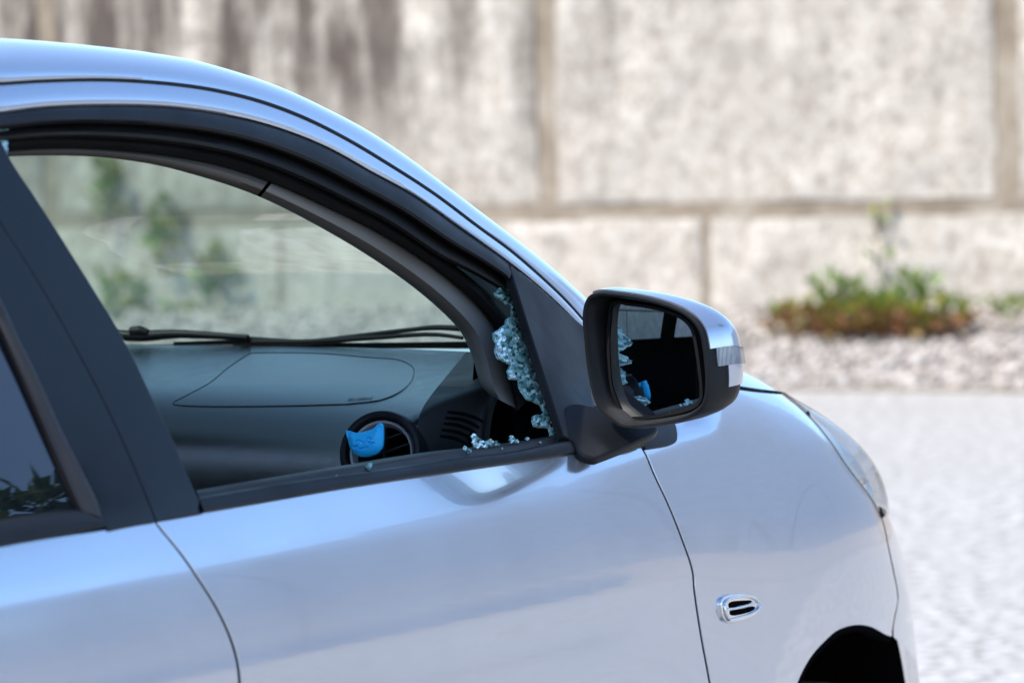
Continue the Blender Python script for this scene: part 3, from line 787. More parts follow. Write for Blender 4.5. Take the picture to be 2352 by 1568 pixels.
lathe('vent_bowl', [(RV*.84, -.012), (RV*.82, -.03), (RV*.5, -.05), (.001, -.055)], M['dark_cavity'], vent)
for sgn, off in ((1, -.35), (1, .05), (1, .45)):
    mb = MB(); c0 = VC+vdir*-.018+vb*(off*RV)
    # louvre tilted across the ring
    ax = va*.94+vb*-.34; ax /= np.linalg.norm(ax); bx_ = np.cross(ax, vdir)
    ln_ = math.sqrt(max(.05, .80**2-off**2))*RV
    mb.box(c0, (ln_, .0012, .011), np.stack([ax, bx_, vdir], 1)); bevel(mb.build('louvre', M['black_plastic'], vent), .0005)
mb = MB(); mb.box(VC+vdir*-.012, (.0015, RV*.8, .004), np.stack([va, vb, vdir], 1)); mb.build('louvre_link', M['black_plastic'], vent)

# speaker slots in the dash end
slots = [zC([(1530, 225), (1700, 245), (1850, 290), (1935, 335)]), zC([(1505, 290), (1680, 308), (1800, 350), (1895, 405)]), zC([(1490, 355), (1650, 375), (1780, 425), (1850, 470)]), zC([(1465, 425), (1630, 450), (1740, 490), (1800, 530)]), zC([(1445, 495), (1600, 520), (1700, 560), (1750, 600)])]
for sl in slots:
    c = smooth(sl, 14); t_ = np.gradient(c, axis=0); t_ /= np.linalg.norm(t_, axis=1, keepdims=True); nn = np.stack([-t_[:, 1], t_[:, 0]], -1)
    w_ = 4.2*np.sin(np.linspace(.25, math.pi-.25, 14))[:, None]**.35
    o_ = np.vstack([c+nn*w_, (c-nn*w_)[::-1]])
    patch('speaker_slot', o_, dash(.0006), M['dark_cavity'], car, 8, 0)
# dark door-side interior behind the broken glass
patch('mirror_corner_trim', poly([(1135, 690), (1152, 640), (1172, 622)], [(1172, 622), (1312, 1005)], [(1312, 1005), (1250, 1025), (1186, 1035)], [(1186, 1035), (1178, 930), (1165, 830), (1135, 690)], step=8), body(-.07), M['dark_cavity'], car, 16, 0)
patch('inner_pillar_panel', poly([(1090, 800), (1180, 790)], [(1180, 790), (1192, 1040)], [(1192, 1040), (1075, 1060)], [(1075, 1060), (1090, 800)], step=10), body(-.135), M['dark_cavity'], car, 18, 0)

# windscreen foot and wiper -----------------------------------------------------------
def base_surf(dx): return lambda P: P[..., 0]-(XW(P[..., 1])+dx)
fr = poly([(530, 785), (800, 787), (1075, 784)], [(1075, 784), (1080, 800)], [(1080, 800), (800, 800), (540, 800)], [(540, 800), (530, 785)], step=8)
frit = patch('windscreen_border', fr, base_surf(.085), M['matt_black'], car, 10, 0)
strip = poly([(262, 791), (400, 790), (545, 788)], [(545, 788), (545, 800)], [(545, 800), (400, 803), (262, 805)], [(262, 805), (262, 791)], step=8)
patch('sunlit_edge_strip', strip, base_surf(.088), M['grey_trim'], car, 10, 0)  # pale colour stands in for sunlight on the dash edge
wiper = empty('wiper', (0, 0, 0)); wiper.parent = car; wiper.matrix_parent_inverse = Matrix.Translation(-Vector(ORG[car.name]))
def wtube(name, path, rad, dx, material, sides=8):
    P = onto(base_surf(dx), smooth(path, 24)); r_ = np.interp(np.linspace(0, 1, 24), np.linspace(0, 1, len(rad)), rad)
    V, F = tube(P, r_, sides); return mesh(name, V, F, material, wiper, True, sharp=50)
wtube('wiper_arm', [(255, 768), (320, 772), (400, 767), (480, 770), (570, 775)], [.007, .0078, .006, .005, .004], .07, M['black_plastic'])
wtube('wiper_blade', [(400, 789), (560, 785), (700, 785), (860, 775), (1000, 768), (1062, 776)], [.0025, .0033, .0037, .0037, .003, .0025], .075, M['matt_black'])
wtube('wiper_spine', [(555, 776), (700, 784), (790, 775), (900, 762), (1000, 752), (1055, 754)], [.003, .003, .003, .003, .003, .004], .078, M['black_plastic'])
wtube('pivot_cap', [(300, 760), (322, 760), (340, 764)], [.006, .007, .005], .066, M['black_plastic'])

# doors ---------------------------------------------------------------------------------
gap_front = z4([(600, 490), (622, 530), (650, 600), (720, 750), (780, 900), (830, 1050), (840, 1150), (870, 1350), (910, 1568)])+[(1652, 1700), (1672, 1850), (1680, 2000), (1672, 2150), (1660, 2280)]
gap_rear = z3([(715, 825), (740, 860), (830, 970), (920, 1100), (1000, 1230), (1060, 1360), (1092, 1470), (1103, 1568)])+[(553, 1700), (545, 1850), (535, 2000), (520, 2300), (508, 2520)]
belt_lo = [(357, 1197), (400, 1188), (470, 1177)]+z3([(1000, 776), (1200, 742), (1600, 672), (2000, 612), (2350, 560)])+[(1276, 1050), (1336, 1038), (1400, 1038), (1476, 1029)]
sh = lambda c, d: [(x+d, y) for x, y in c]
door = patch('front_door', poly(sh(belt_lo, 3)[:1]+belt_lo[1:-1]+[(1473, 1029.5)], sh(gap_front, -3.5), [(1656, 2280), (1100, 2400), (513, 2520)], sh(gap_rear, 5)[::-1], step=10), body(), M['paint'], car, 18, .012)
rd_top = [(-420, 1345), (-200, 1298), (0, 1257), (125, 1235), (235, 1219), (300, 1207), (354, 1197)]
rdoor = patch('rear_door', poly(rd_top, sh(gap_rear, -5), [(503, 2520), (0, 2600), (-420, 2700)], [(-420, 2700), (-420, 1345)], step=10), body(), M['paint'], car, 18, .012)
# inner shell that closes the gaps
q = []
gx = np.linspace(-2.6, -.06, 80); gz = np.linspace(.22, .93, 24)
GX, GZ = np.meshgrid(gx, gz, indexing='ij'); ok = np.hypot(GX-ARCH_X, GZ-ARCH_Z) > .43
GY = -(S(GX, np.minimum(GZ, BELT(GX)-.01))-.022)
V = np.stack([GX, GY, GZ], -1).reshape(-1, 3); okf = ok.ravel()
F = [f for f in grid_faces(80, 24) if all(okf[i] for i in f)]
mesh('door_inner', V, F, M['dark_cavity'], car, True)

# belt mouldings
b_hi = z3([(905, 690), (1200, 640), (1570, 580), (1950, 520), (2350, 472)])+[(1301, 998)]
b_mid = z3([(915, 716), (1300, 651), (1700, 596), (2100, 536), (2350, 506)])+[(1312, 1008)]
b_lo = [(470, 1177)]+z3([(1000, 776), (1200, 742), (1600, 672), (2000, 612), (2350, 560)])+[(1276, 1050), (1336, 1040)]
ribbon('inner_belt_seal', b_hi, b_mid, [(-.3, .06), (0, .030), (.15, .024), (.5, .020), (.9, .018), (1.1, .016)], M['rubber_brown'], door, n=80)
ribbon('belt_moulding', b_mid, b_lo, [(-.02, .016), (0, .006), (.06, .001), (.14, -.0015), (.3, -.003), (.6, -.0045), (.85, -.0045), (.95, -.003), (1.0, .001)], M['black_plastic'], door, n=80)

# pillar covers
bp_in = zF([(-60, -170)])+zF([(30, 45), (140, 215), (240, 370), (340, 530), (440, 690), (520, 840), (590, 990), (650, 1110), (700, 1230), (745, 1330), (780, 1400)])
bp_gap = zF([(-130, 60), (0, 300), (110, 470), (200, 620), (300, 800), (400, 990), (480, 1160), (540, 1300), (597, 1440)])
cov = patch('pillar_cover', poly(bp_in, [(465, 1176), (410, 1186), (360, 1194)], sh(bp_gap, 2.5)[::-1], [(sh(bp_gap, 2.5)[0]), bp_in[0]], step=9), body(.0015), M['gloss_black'], door, 16, .03, rim=.002)
rp_in = zF([(-260, 200), (0, 590), (70, 740), (140, 880), (230, 1080), (310, 1240), (370, 1360), (412, 1470)])
patch('pillar_cover', poly(sh(bp_gap, -2.5), [(354, 1196), (300, 1205), (248, 1216)], rp_in[::-1], [rp_in[0], sh(bp_gap, -2.5)[0]], step=9), body(.0015), M['gloss_black'], rdoor, 16, .02, rim=.002)
rs_in = zF([(-300, 330), (-80, 560), (0, 730), (70, 890), (140, 1050), (210, 1220), (260, 1340), (290, 1400)])
ribbon('window_seal', rp_in[:-1]+zF([(395, 1435)]), rs_in, [(0, -.001), (.1, -.003), (.3, -.002), (.6, .001), (.8, .004), (.86, .009), (1.02, .010)], M['rubber_brown'], rdoor, n=60)
rb_hi = zF([(-420, 1560), (-200, 1500), (0, 1450), (140, 1425), (300, 1405), (395, 1425)]); rb_lo = zF([(-420, 1640), (-200, 1590), (0, 1545), (140, 1520), (300, 1495), (410, 1472)])
ribbon('belt_moulding', rb_hi, rb_lo, [(-.1, .010), (0, .003), (.1, 0), (.3, -.003), (.7, -.004), (.92, -.003), (1, .001)], M['black_plastic'], rdoor, n=50)
patch('rear_window', poly(rs_in, zF([(290, 1402), (140, 1428), (0, 1455), (-420, 1570)]), zF([(-420, 1570), (-420, 330)]), zF([(-420, 330), (-300, 330)]), step=10), body(-.008), M['privacy'], rdoor, 16, 0)

# door handle (its top edge shows at the foot of the picture)
HC = onto(body(), np.array([[805., 1634.]]))[0]
px_, nh = proj(HC[None])[0], None
Hn = grad(body(), HC[None])[0]
hx = np.array([1., 0, 0]); hx -= Hn*(hx@Hn); hx /= np.linalg.norm(hx); hz = np.cross(Hn, hx); hz = hz if hz[2] > 0 else -hz
V = []; nn = 30
for k in range(nn):
    t = k/(nn-1)*2-1; arch = .034*(1-t**4); wz = .014*(1-.35*t*t)*(1-abs(t)**8)+.001
    for a in np.linspace(0, 2*math.pi, 14, endpoint=False):
        V.append(HC+hx*t*.085+Hn*(arch+.008*math.cos(a)-.002)+hz*wz*math.sin(a))
mesh('door_handle', V, grid_faces(nn, 14, False, True), M['paint'], door, True)

# fender, headlight, bumper, bonnet ---------------------------------------------------
hl_in = z4([(1245, 240), (1330, 310), (1400, 380), (1470, 470), (1530, 560), (1590, 640), (1650, 720), (1700, 810)])
seam = z4([(1700, 812), (1710, 840), (1730, 940), (1755, 1060), (1775, 1180), (1760, 1260), (1745, 1350)])
arch = z4([(1745, 1350), (1720, 1342), (1650, 1305), (1580, 1297), (1500, 1320), (1430, 1380), (1370, 1450), (1310, 1568)])+[(1812, 1640), (1788, 1740), (1775, 1840), (1770, 1950), (1775, 2080), (1780, 2200)]
hood_seam = [(1798, 904), (1745, 900), (1690, 893), (1640, 886), (1590, 880), (1530, 878), (1490, 885)]
tri = [(1490, 885), (1480, 960), (1478, 1028)]
fender = patch('fender', poly(sh(gap_front, 3.5), [(1665, 2280), (1720, 2250), (1775, 2200)], arch[::-1], [(x-2, y) for x, y in seam[::-1]], [(x-2.5, y) for x, y in hl_in[::-1]], [(x, y+2) for x, y in hood_seam], tri, step=9), body(), M['paint'], car, 16, .012)
# lip of the wheel arch and dark liner
a_ = smooth(arch, 70); P = onto(body(-.001), a_); c0 = np.array([ARCH_X, 0, ARCH_Z])
rr = P-c0; rr[:, 1] = 0; rr /= np.linalg.norm(rr, axis=1, keepdims=True)
L_ = []
for dy, dr in ((-.0, -.002), (.0, -.010), (.03, -.008), (.06, .02), (.30, .05), (.5, .05)):
    L_.append(P+rr*dr+np.array([0, dy+.001, 0]))
V = np.stack(L_, 1); mesh('wheel_arch_liner', V.reshape(-1, 3), grid_faces(70, 6), M['dark_cavity'], car, True)
# the front part of the liner, inside the bumper
LQ = []
for a in np.linspace(-.15, math.pi+.15, 40):
    lx, lz = ARCH_X+.40*math.cos(a), ARCH_Z+.40*math.sin(a); ly = -float(S(np.array([lx]), np.array([lz]))[0])+.012
    LQ.append([(lx, yv, lz) for yv in (ly, -.55, -.40)])
V = np.array(LQ); mesh('wheel_arch_liner', V.reshape(-1, 3), grid_faces(40, 3), M['dark_cavity'], car, True)
# wheel
wheel = empty('wheel', (0, 0, 0)); wheel.parent = car; wheel.matrix_parent_inverse = Matrix.Translation(-Vector(ORG[car.name]))
def wlathe(name, prof, material, n=48):
    a = np.linspace(0, 2*math.pi, n, endpoint=False)
    V = np.stack([np.stack([ARCH_X+r_*np.cos(a), np.full(n, yv), .285+r_*np.sin(a)], -1) for r_, yv in prof], 1)
    return mesh(name, V.reshape(-1, 3), grid_faces(n, len(prof), True), material, wheel, True, sharp=40)
wlathe('tyre', [(.18, -.78), (.20, -.785), (.25, -.788), (.272, -.775), (.284, -.755), (.285, -.65), (.272, -.625), (.2, -.62)], M['tyre'])
wlathe('rim', [(.18, -.775), (.172, -.765), (.165, -.73), (.10, -.74), (.05, -.76), (.001, -.765)], M['satin'])
# headlight: rows of constant height from its edge round the corner
def corner(name, edge_px, material, parent, off, zs=None, xmax=.9, n_=40, label=None, smin=.50, bulge=0.):
    P = onto(body(), smooth(edge_px, 90)); o_ = np.argsort(P[:, 2]); P = P[o_]
    zs_ = np.linspace(P[0, 2], P[-1, 2], 40) if zs is None else zs
    xe = np.interp(zs_, P[:, 2], P[:, 0]); rows = []
    for z_, x0 in zip(zs_, xe):
        xs_ = np.linspace(x0+.002, xmax, 400); s_ = S(xs_, np.full(400, z_)); g = (s_ > smin)
        x1 = xs_[np.argmin(g)] if (g[0] and not g.all()) else x0+.02
        xx = x0+.002+(x1-x0-.002)*np.linspace(0, 1, n_)**1.0
        bul = bulge*math.sin(math.pi*np.clip((z_-zs_[0])/(zs_[-1]-zs_[0]), 0, 1))*np.clip((xx-x0)/.05, 0, 1)**.7
        rows.append(np.stack([xx+bul*.5, -(S(xx, np.full(n_, z_))+off+bul), np.full(n_, z_)], -1))
    V = np.array(rows); o = mesh(name, V.reshape(-1, 3), grid_faces(len(zs_), n_), material, parent, True)
    return o
hl = corner('headlight', [(x+1.5, y) for x, y in hl_in], M['clear_lens'], car, .004, bulge=.017)
ribbon('headlight_seal', [(x-1.8, y) for x, y in hl_in], [(x+1.4, y) for x, y in hl_in], [(0, .004), (0, .0005), (1, .0005), (1, .004)], M['matt_black'], car, n=60)
corner('reflector', [(x+4, y) for x, y in hl_in], mat('lamp_housing', (.74, .73, .68), .35, .25)[0], hl, -.012, bulge=.012)
bz = np.r_[np.linspace(.22, .5, 8), np.linspace(.52, .80, 30)]
seam_x = onto(body(), smooth(seam, 60)); so = np.argsort(seam_x[:, 2]); seam_x = seam_x[so]
barch = onto(body(), smooth([(2048, 1459), (2074, 1482), (2100, 1512), (2110, 1568), (2112, 1640)], 30)); barch = barch[np.argsort(barch[:, 2])]
print('bumper edge', barch[[0, 10, 20, -1]].round(3).tolist())
rows = []
for z_ in np.linspace(.20, seam_x[-1, 2], 46):
    if z_ >= seam_x[0, 2]: x0 = np.interp(z_, seam_x[:, 2], seam_x[:, 0])
    else:
        x0 = float(np.interp(z_, barch[:, 2], barch[:, 0]))
    xs_ = np.linspace(x0+.002, .95, 400); s_ = S(xs_, np.full(400, z_)); x1 = xs_[s_ > .08].max()
    xx = x0+.002+(x1-x0-.002)*np.linspace(0, 1, 50)
    rows.append(np.stack([xx, -S(xx, np.full(50, z_)), np.full(50, z_)], -1))
V = np.array(rows); mesh('front_bumper', V.reshape(-1, 3), grid_faces(46, 50), M['paint'], car, True)
ribbon('bumper_seam', [(x-1.6, y) for x, y in seam], [(x+1.4, y) for x, y in seam], [(0, .004), (0, .0006), (1, .0006), (1, .004)], M['matt_black'], car, n=50)
# bonnet
hs3 = onto(body(), smooth(hood_seam, 60)); hs3 = hs3[np.argsort(hs3[:, 0])]
ytab = -hs3[:, 1]
def ztop(x, ya):
    lo = np.full(ya.shape, .62); zt = FP['h0']-FP['h1']*(x+.7)-FP['h2']*(x+.7)**2; hi = zt+0*ya
    for _ in range(40):
        m2_ = (lo+hi)/2; g_ = S(x, m2_) > ya; lo = np.where(g_, m2_, lo); hi = np.where(g_, hi, m2_)
    return (lo+hi)/2
rows = []
tb = np.sin(np.linspace(-math.pi/2, math.pi/2, 61)); xb0 = hs3[0, 0]
for u_ in np.linspace(0, 1, 70):
    x_ = xb0+(.50-xb0)*u_
    # the rear edge curves forwards round the foot of the windscreen
    xr = np.maximum(xb0, XW(np.abs(tb)*.72)+.14); xx = x_+(xr-xb0)*(1-u_)
    yw = np.where(xx <= hs3[-1, 0], np.interp(xx, hs3[:, 0], ytab)-.004, ytab[-1]-.004-.25*(xx-hs3[-1, 0]))
    yy = yw*tb
    zz = ztop(xx, np.abs(yy)); zs_ = ztop(xx, yw)
    hh = .028+.034*sst(-.5, -.12, xx); zz = zs_+hh*np.tanh((zz-zs_)/hh)
    rows.append(np.stack([xx, yy, zz], -1))
V = np.array(rows); mesh('bonnet', V.reshape(-1, 3), grid_faces(70, 61), M['paint'], car, True)

gx = np.linspace(-.06, .70, 60); gz = np.linspace(.67, 1.0, 50); GX, GZ = np.meshgrid(gx, gz, indexing='ij'); SS = S(GX, GZ)
V = np.stack([GX, -(SS-.009), GZ], -1).reshape(-1, 3); okf = ((SS > .30) & (np.hypot(GX-ARCH_X, GZ-ARCH_Z) > .42)).ravel()
mesh('nose_panel', V, [f for f in grid_faces(60, 50) if all(okf[i] for i in f)], M['paint'], car, True)
# side vent badge on the fender
bo = loop(zE([(360, 330), (400, 302), (480, 290), (570, 290), (640, 310), (672, 350), (672, 400), (640, 440), (560, 480), (470, 505), (410, 512), (380, 490), (362, 420)]), 4)
badge = patch('side_vent', bo, body(.004), M['chrome'], fender, 7, .006, rim=.0015)
for hole in ([(415, 360), (440, 345), (520, 336), (600, 336), (608, 345), (590, 358), (500, 382), (430, 398), (415, 392)], [(425, 425), (520, 405), (620, 385), (634, 395), (615, 420), (530, 450), (440, 462), (425, 450)]):
    patch('vent_slot', loop(zE(hole), 3), body(.0046), M['dark_cavity'], badge, 6, 0)
for barp in ([(395, 412), (470, 402), (560, 380), (640, 362)], [(415, 500), (500, 480), (600, 450), (660, 410), (668, 360), (630, 320), (540, 304), (430, 318), (385, 350), (380, 420), (415, 500)]):
    P = onto(body(.0055), smooth(zE(barp), 40)); V, F = tube(P, .0017, 8); mesh('vent_rim', V, F, M['chrome'], badge, True)

# door mirror ---------------------------------------------------------------------------
sail = poly([(1172, 610), (1254, 676), (1347, 756)], [(1347, 756), (1352, 860), (1365, 960), (1370, 1030)], [(1370, 1030), (1345, 1036), (1331, 1012)], zG([(345, 355), (280, 355), (235, 320)]), [(1297, 1000), (1235, 810), (1172, 610)], step=8)
patch('mirror_sail', sail, body(.002), M['black_plastic'], door, 14, .010, rim=.002)
patch('cowl_corner', poly(zG([(1480, 350), (1530, 520)]), zG([(1530, 520), (1750, 490), (1950, 450), (2030, 400), (2045, 300), (2010, 130), (1960, 40)]), zG([(1960, 40), (1500, 40), (1480, 350)]), step=6), body(.003), M['grey_trim'] if 0 else M['black_plastic'], car, 10, .008)

MC = np.array([-.823, -.8765, 1.0446])
RN = np.array([-.95, .25, -.05]); RN /= np.linalg.norm(RN)
rimf = plane(MC, RN)
rim_px = zA([(186, 300), (200, 195), (240, 125), (320, 98), (450, 108), (600, 128), (750, 158), (900, 203), (1020, 258), (1110, 330), (1160, 405), (1182, 480), (1200, 600), (1215, 750), (1217, 880), (1200, 990), (1150, 1070), (1050, 1130), (900, 1170), (750, 1195), (600, 1210), (505, 1202), (430, 1150), (340, 1080), (290, 1000), (250, 860), (220, 680), (200, 480)])
NL = 120
ol = loop(rim_px, 3.0); ol = smooth(np.vstack([ol, ol[:1]]), NL+1)[:-1]
R0 = onto(rimf, ol); RC = R0.mean(0)
ex = np.cross([0, 0, 1.], RN); ex /= np.linalg.norm(ex); ez = np.cross(RN, ex)    # plane axes
def shell(d, s, dx=0., dz=0., sz=None):
    r_ = R0-RC; a = r_@ex; c_ = r_@ez
    return RC+np.outer(a*s+dx, ex)+np.outer(c_*(s if sz is None else sz)+dz, ez)-RN*d
FWD = [(0, 1.0, 0, 0, 1.0), (.004, 1.012, .0, 0, 1.012), (.014, 1.02, .0, 0, 1.02), (.03, 1.02, .001, 0, 1.01), (.046, 1.00, .002, -.001, .97), (.060, .95, .002, -.003, .90), (.074, .84, .002, -.005, .77), (.084, .66, .0, -.006, .59), (.090, .40, .0, -.006, .37), (.092, .12, .0, -.006, .12)]
SH = np.stack([shell(*f) for f in FWD], 1)        # NL x rings
mir = mesh('side_mirror', SH.reshape(-1, 3), grid_faces(NL, len(FWD), True), M['black_plastic'], door, True, sharp=60)
# normals of the shell for skins
def skin(name, i0, i1, j0, j1, off, material, parent=mir, fine=6):
    idx = np.arange(i0, i1+1) % NL
    sub = SH[idx][:, j0:j1+1]
    # refine along the depth
    dv = []
    for row in sub: dv.append(smooth(row, (j1-j0)*fine+1))
    V = np.array(dv); c_ = RC-RN*.03
    gu = np.gradient(V, axis=0); gv = np.gradient(V, axis=1); nn = np.cross(gu, gv); nn /= np.linalg.norm(nn, axis=-1, keepdims=True)+1e-9
    sgn = np.sign(((V-c_)*nn).sum(-1).mean()); nn = nn*sgn
    nu, nv = V.shape[:2]
    top = V+nn*off; bot = V-nn*.002
    e = np.full((nu, nv), off); 
    VV = np.vstack([top.reshape(-1, 3), bot.reshape(-1, 3)]); F = grid_faces(nu, nv); k = nu*nv
    ring = [i*nv for i in range(nu)]+[(nu-1)*nv+j for j in range(1, nv)]+[i*nv+nv-1 for i in range(nu-2, -1, -1)]+[j for j in range(nv-2, 0, -1)]
    for a, b_ in zip(ring, ring[1:]+ring[:1]): F.append((a, b_, k+b_, k+a))
    o = mesh(name, VV, F, material, parent, True, sharp=40); return o
# stations round the rim by their place in the photograph
opx = (ol-np.array([1286.2, 643.1]))/.2813
def stn(x, y): return int(np.argmin(np.linalg.norm(opx-np.array([x, y]), axis=1)))
iL, iS0, iS1, iB = stn(250, 115), stn(1190, 560), stn(1208, 715), stn(1210, 905)
def rng_idx(a, b_):
    return (a, b_) if b_ > a else (a, b_+NL)
a0, a1 = rng_idx(iL, iS0) if (iS0-iL) % NL < NL/2 else rng_idx(iS0, iL)
fwdir = (iS0-iL) % NL < NL/2
def pair(a, b_): return rng_idx(a, b_) if fwdir else rng_idx(b_, a)
p0, p1 = pair(iL, iS0); skin('mirror_cap', p0, p1, 1, 8, .0018, M['paint'])
p0, p1 = pair(iS0, iS1)
ts = skin('turn_signal', p0, p1, 2, 6, .0055, M['clear_lens'])
skin('signal_reflector', p0, p1, 2, 6, .0012, M['ribbed'], ts)
p0, p1 = pair(iS1, iB); skin('mirror_cap', p0, p1, 3, 7, .0018, M['paint'])
# recess
def ring_in(s, d): return shell(d, s, 0, 0, s)
rec = [shell(0, 1, 0, 0, 1), shell(-.002, .985, 0, 0, .985), shell(-.0015, .955, 0, 0, .955), shell(.004, .925, 0, 0, .925), shell(.012, .915, 0, 0, .91), shell(.030, .905, .0, 0, .895), shell(.044, .90, .0, 0, .885), shell(.048, .85, 0, 0, .84), shell(.049, .01, .0, 0, .01)]
V = np.stack(rec, 1); mesh('mirror_recess', V.reshape(-1, 3), grid_faces(NL, len(rec), True), M['black_plastic'], mir, True, sharp=45)
# mirror glass: slightly convex, aimed so that it shows the cat on the vent
CATC = None
gl_px = loop(zA([(445, 198), (560, 210), (700, 228), (850, 262), (960, 305), (1020, 345), (1065, 400), (1085, 460), (1110, 600), (1130, 750), (1143, 880), (1138, 965), (1105, 1012), (1040, 1045), (900, 1080), (750, 1105), (620, 1114), (560, 1110), (520, 1070), (470, 970), (430, 850), (415, 700), (408, 500), (420, 330)]), 4)
cat_c = onto(plane(VC+vdir*.030, vdir), np.array([[838., 1012.]]))[0]
def mirror_normal(px, target, p0):
    d_in = p0-CAM; d_in /= np.linalg.norm(d_in); d_out = target-p0; d_out /= np.linalg.norm(d_out); n_ = d_out-d_in; return n_/np.linalg.norm(n_)
MR = 1.15
GN = mirror_normal(None, cat_c, MC-RN*.014)
PG = onto(plane(MC-RN*.014, GN), np.array([[1482., 897.]]))[0]      # here the cat shows
GN = mirror_normal(None, cat_c, PG)
GO = PG-GN*MR                                                     # centre of the sphere
def glassf(P): return np.linalg.norm(P-GO, axis=-1)-MR
mg = patch('mirror_glass', gl_px, glassf, M['mirror'], mir, 12, .003, rim=.0006)
# bezel round the glass
gi = inset(gl_px, -7.0); k = len(gl_px)
P1 = onto(glassf, gl_px); P2 = onto(glassf, gi)+GN*.001; P3 = onto(glassf, inset(gl_px, -8.0))-GN*.012
mesh('mirror_bezel', np.vstack([P1+GN*.0008, P2, P3]), [(i, (i+1) % k, k+(i+1) % k, k+i) for i in range(k)]+[(k+i, k+(i+1) % k, 2*k+(i+1) % k, 2*k+i) for i in range(k)], M['matt_black'], mir, True, sharp=50)
# foot of the mirror
import bmesh
def hull(name, pts, material, parent, bev=.006, sub=False):
    bm = bmesh.new()
    if sub: pts = np.asarray(pts); pts = pts.mean(0)+(pts-pts.mean(0))*1.22
    for p in pts: bm.verts.new(tuple(p))
    r_ = bmesh.ops.convex_hull(bm, input=bm.verts)
    bmesh.ops.delete(bm, geom=[g for g in r_['geom_interior'] if isinstance(g, bmesh.types.BMVert)], context='VERTS')
    bmesh.ops.dissolve_limit(bm, angle_limit=math.radians(4), verts=bm.verts, edges=bm.edges)
    me = bpy.data.meshes.new(name); bm.to_mesh(me); bm.free(); me.materials.append(material)
    o = bpy.data.objects.new(name, me); COL.objects.link(o); o.parent = parent; o.matrix_parent_inverse = Matrix.Translation(-Vector(ORG[parent.name])); ORG[o.name] = (0, 0, 0)
    if sub:
        md = o.modifiers.new('round', 'SUBSURF'); md.levels = md.render_levels = 3; o.data.polygons.foreach_set('use_smooth', np.ones(len(o.data.polygons), bool))
    else: bevel(o, bev, 3, 15)
    return o
fa = onto(body(.006), np.array(zG([(360, 480)])))[0]; fb = onto(lambda P: P[..., 1]+.842, np.array(zG([(1640, 215)])))[0]; fc_ = onto(body(.010), np.array(zG([(330, -80)])))[0]
fn = np.cross(fb-fa, fc_-fa); fn /= np.linalg.norm(fn); fn = fn if fn@(CAM-fa) > 0 else -fn
fo_ = fa+fn*-1.2                              # very slightly domed face
fR = np.linalg.norm(fa-fo_)
foot = poly(zG([(240, 150), (285, 330), (345, 352), (395, 415), (440, 540), (520, 600), (620, 640), (700, 650)]), zG([(700, 650), (1060, 512), (1400, 360), (1640, 240), (1700, 190)]), zG([(1700, 190), (1600, 110), (1400, 60)]), zG([(1400, 60), (800, -120), (300, -160), (240, 150)]), step=6)
patch('mirror_foot', foot, lambda P: np.linalg.norm(P-fo_, axis=-1)-fR, M['black_plastic'], mir, 10, .010, rim=.004)
hull('mirror_gasket', onto(body(.002), np.array(zG([(720, 650), (1090, 585), (1130, 570), (1460, 520), (1440, 390), (1250, 440), (1060, 520)]), float)).tolist()+(onto(body(.012), np.array(zG([(740, 640), (1060, 520), (1440, 390), (1460, 500)]), float))).tolist(), M['black_plastic'], door, .002)

# broken side glass ------------------------------------------------------------------------
def cells(outline, step, seed):
    """jittered cells inside an outline: Voronoi by half-plane clipping."""
    r_ = np.random.default_rng(seed); x0, y0 = outline.min(0)-step; x1, y1 = outline.max(0)+step
    pts = []
    yv = y0; row = 0
    while yv < y1:
        xv = x0+(row % 2)*step/2
        while xv < x1: pts.append((xv+r_.normal()*step*.22, yv+r_.normal()*step*.22)); xv += step
        yv += step*.866; row += 1
    pts = np.array(pts); keep = inside(pts, outline)
    out = []
    for i in np.where(keep)[0]:
        c = pts[i]; d2 = ((pts-c)**2).sum(1); nb = np.argsort(d2)[1:14]
        pl = [c+step*1.1*np.array([math.cos(a), math.sin(a)]) for a in np.linspace(0, 2*math.pi, 8, endpoint=False)]
        for j in nb:
            mid = (c+pts[j])/2; nn = pts[j]-c; new = []
            for a, b_ in zip(pl, pl[1:]+pl[:1]):
                da, db = (a-mid)@nn, (b_-mid)@nn
                if da <= 0: new.append(a)
                if da*db < 0: new.append(a+(b_-a)*(da/(da-db)))
            pl = new
            if len(pl) < 3: break
        if len(pl) >= 3: out.append((c, np.array(pl)))
    return out
def crazed(outline, depth, step, seed, thick=.0013):
    mb = MB(); r_ = np.random.default_rng(seed); cr = MB()
    f0 = body(-depth)
    for c, pl in cells(outline, step, seed):
        k = len(pl); sh_ = c+(pl-c)*(.93+.04*r_.random())
        P = onto(f0, sh_, 3, 6, 60); cc = P.mean(0); nn = np.cross(P[1]-P[0], P[2]-P[0]); nn /= np.linalg.norm(nn)+1e-12
        if nn@(CAM-cc) < 0: nn = -nn
        # each crumb leans its own way and has bruised edges
        lean = r_.normal(size=3)*.075; n2 = nn+lean; n2 /= np.linalg.norm(n2)
        rim_ = P-nn*.0003
        topv = cc+(P-cc)*.90; topv = topv-np.outer((topv-cc)@n2, nn)*.9+nn*(.0001+.0002*r_.random())
        bot_ = cc+(P-cc)*.96-nn*thick
        V = np.vstack([topv, rim_, bot_])
        F = [tuple(range(k))]+[(i, (i+1) % k, k+(i+1) % k, k+i) for i in range(k)]+[(k+i, k+(i+1) % k, 2*k+(i+1) % k, 2*k+i) for i in range(k)]+[tuple(2*k+i for i in range(k))[::-1]]
        mb.add(V, F)
    return mb
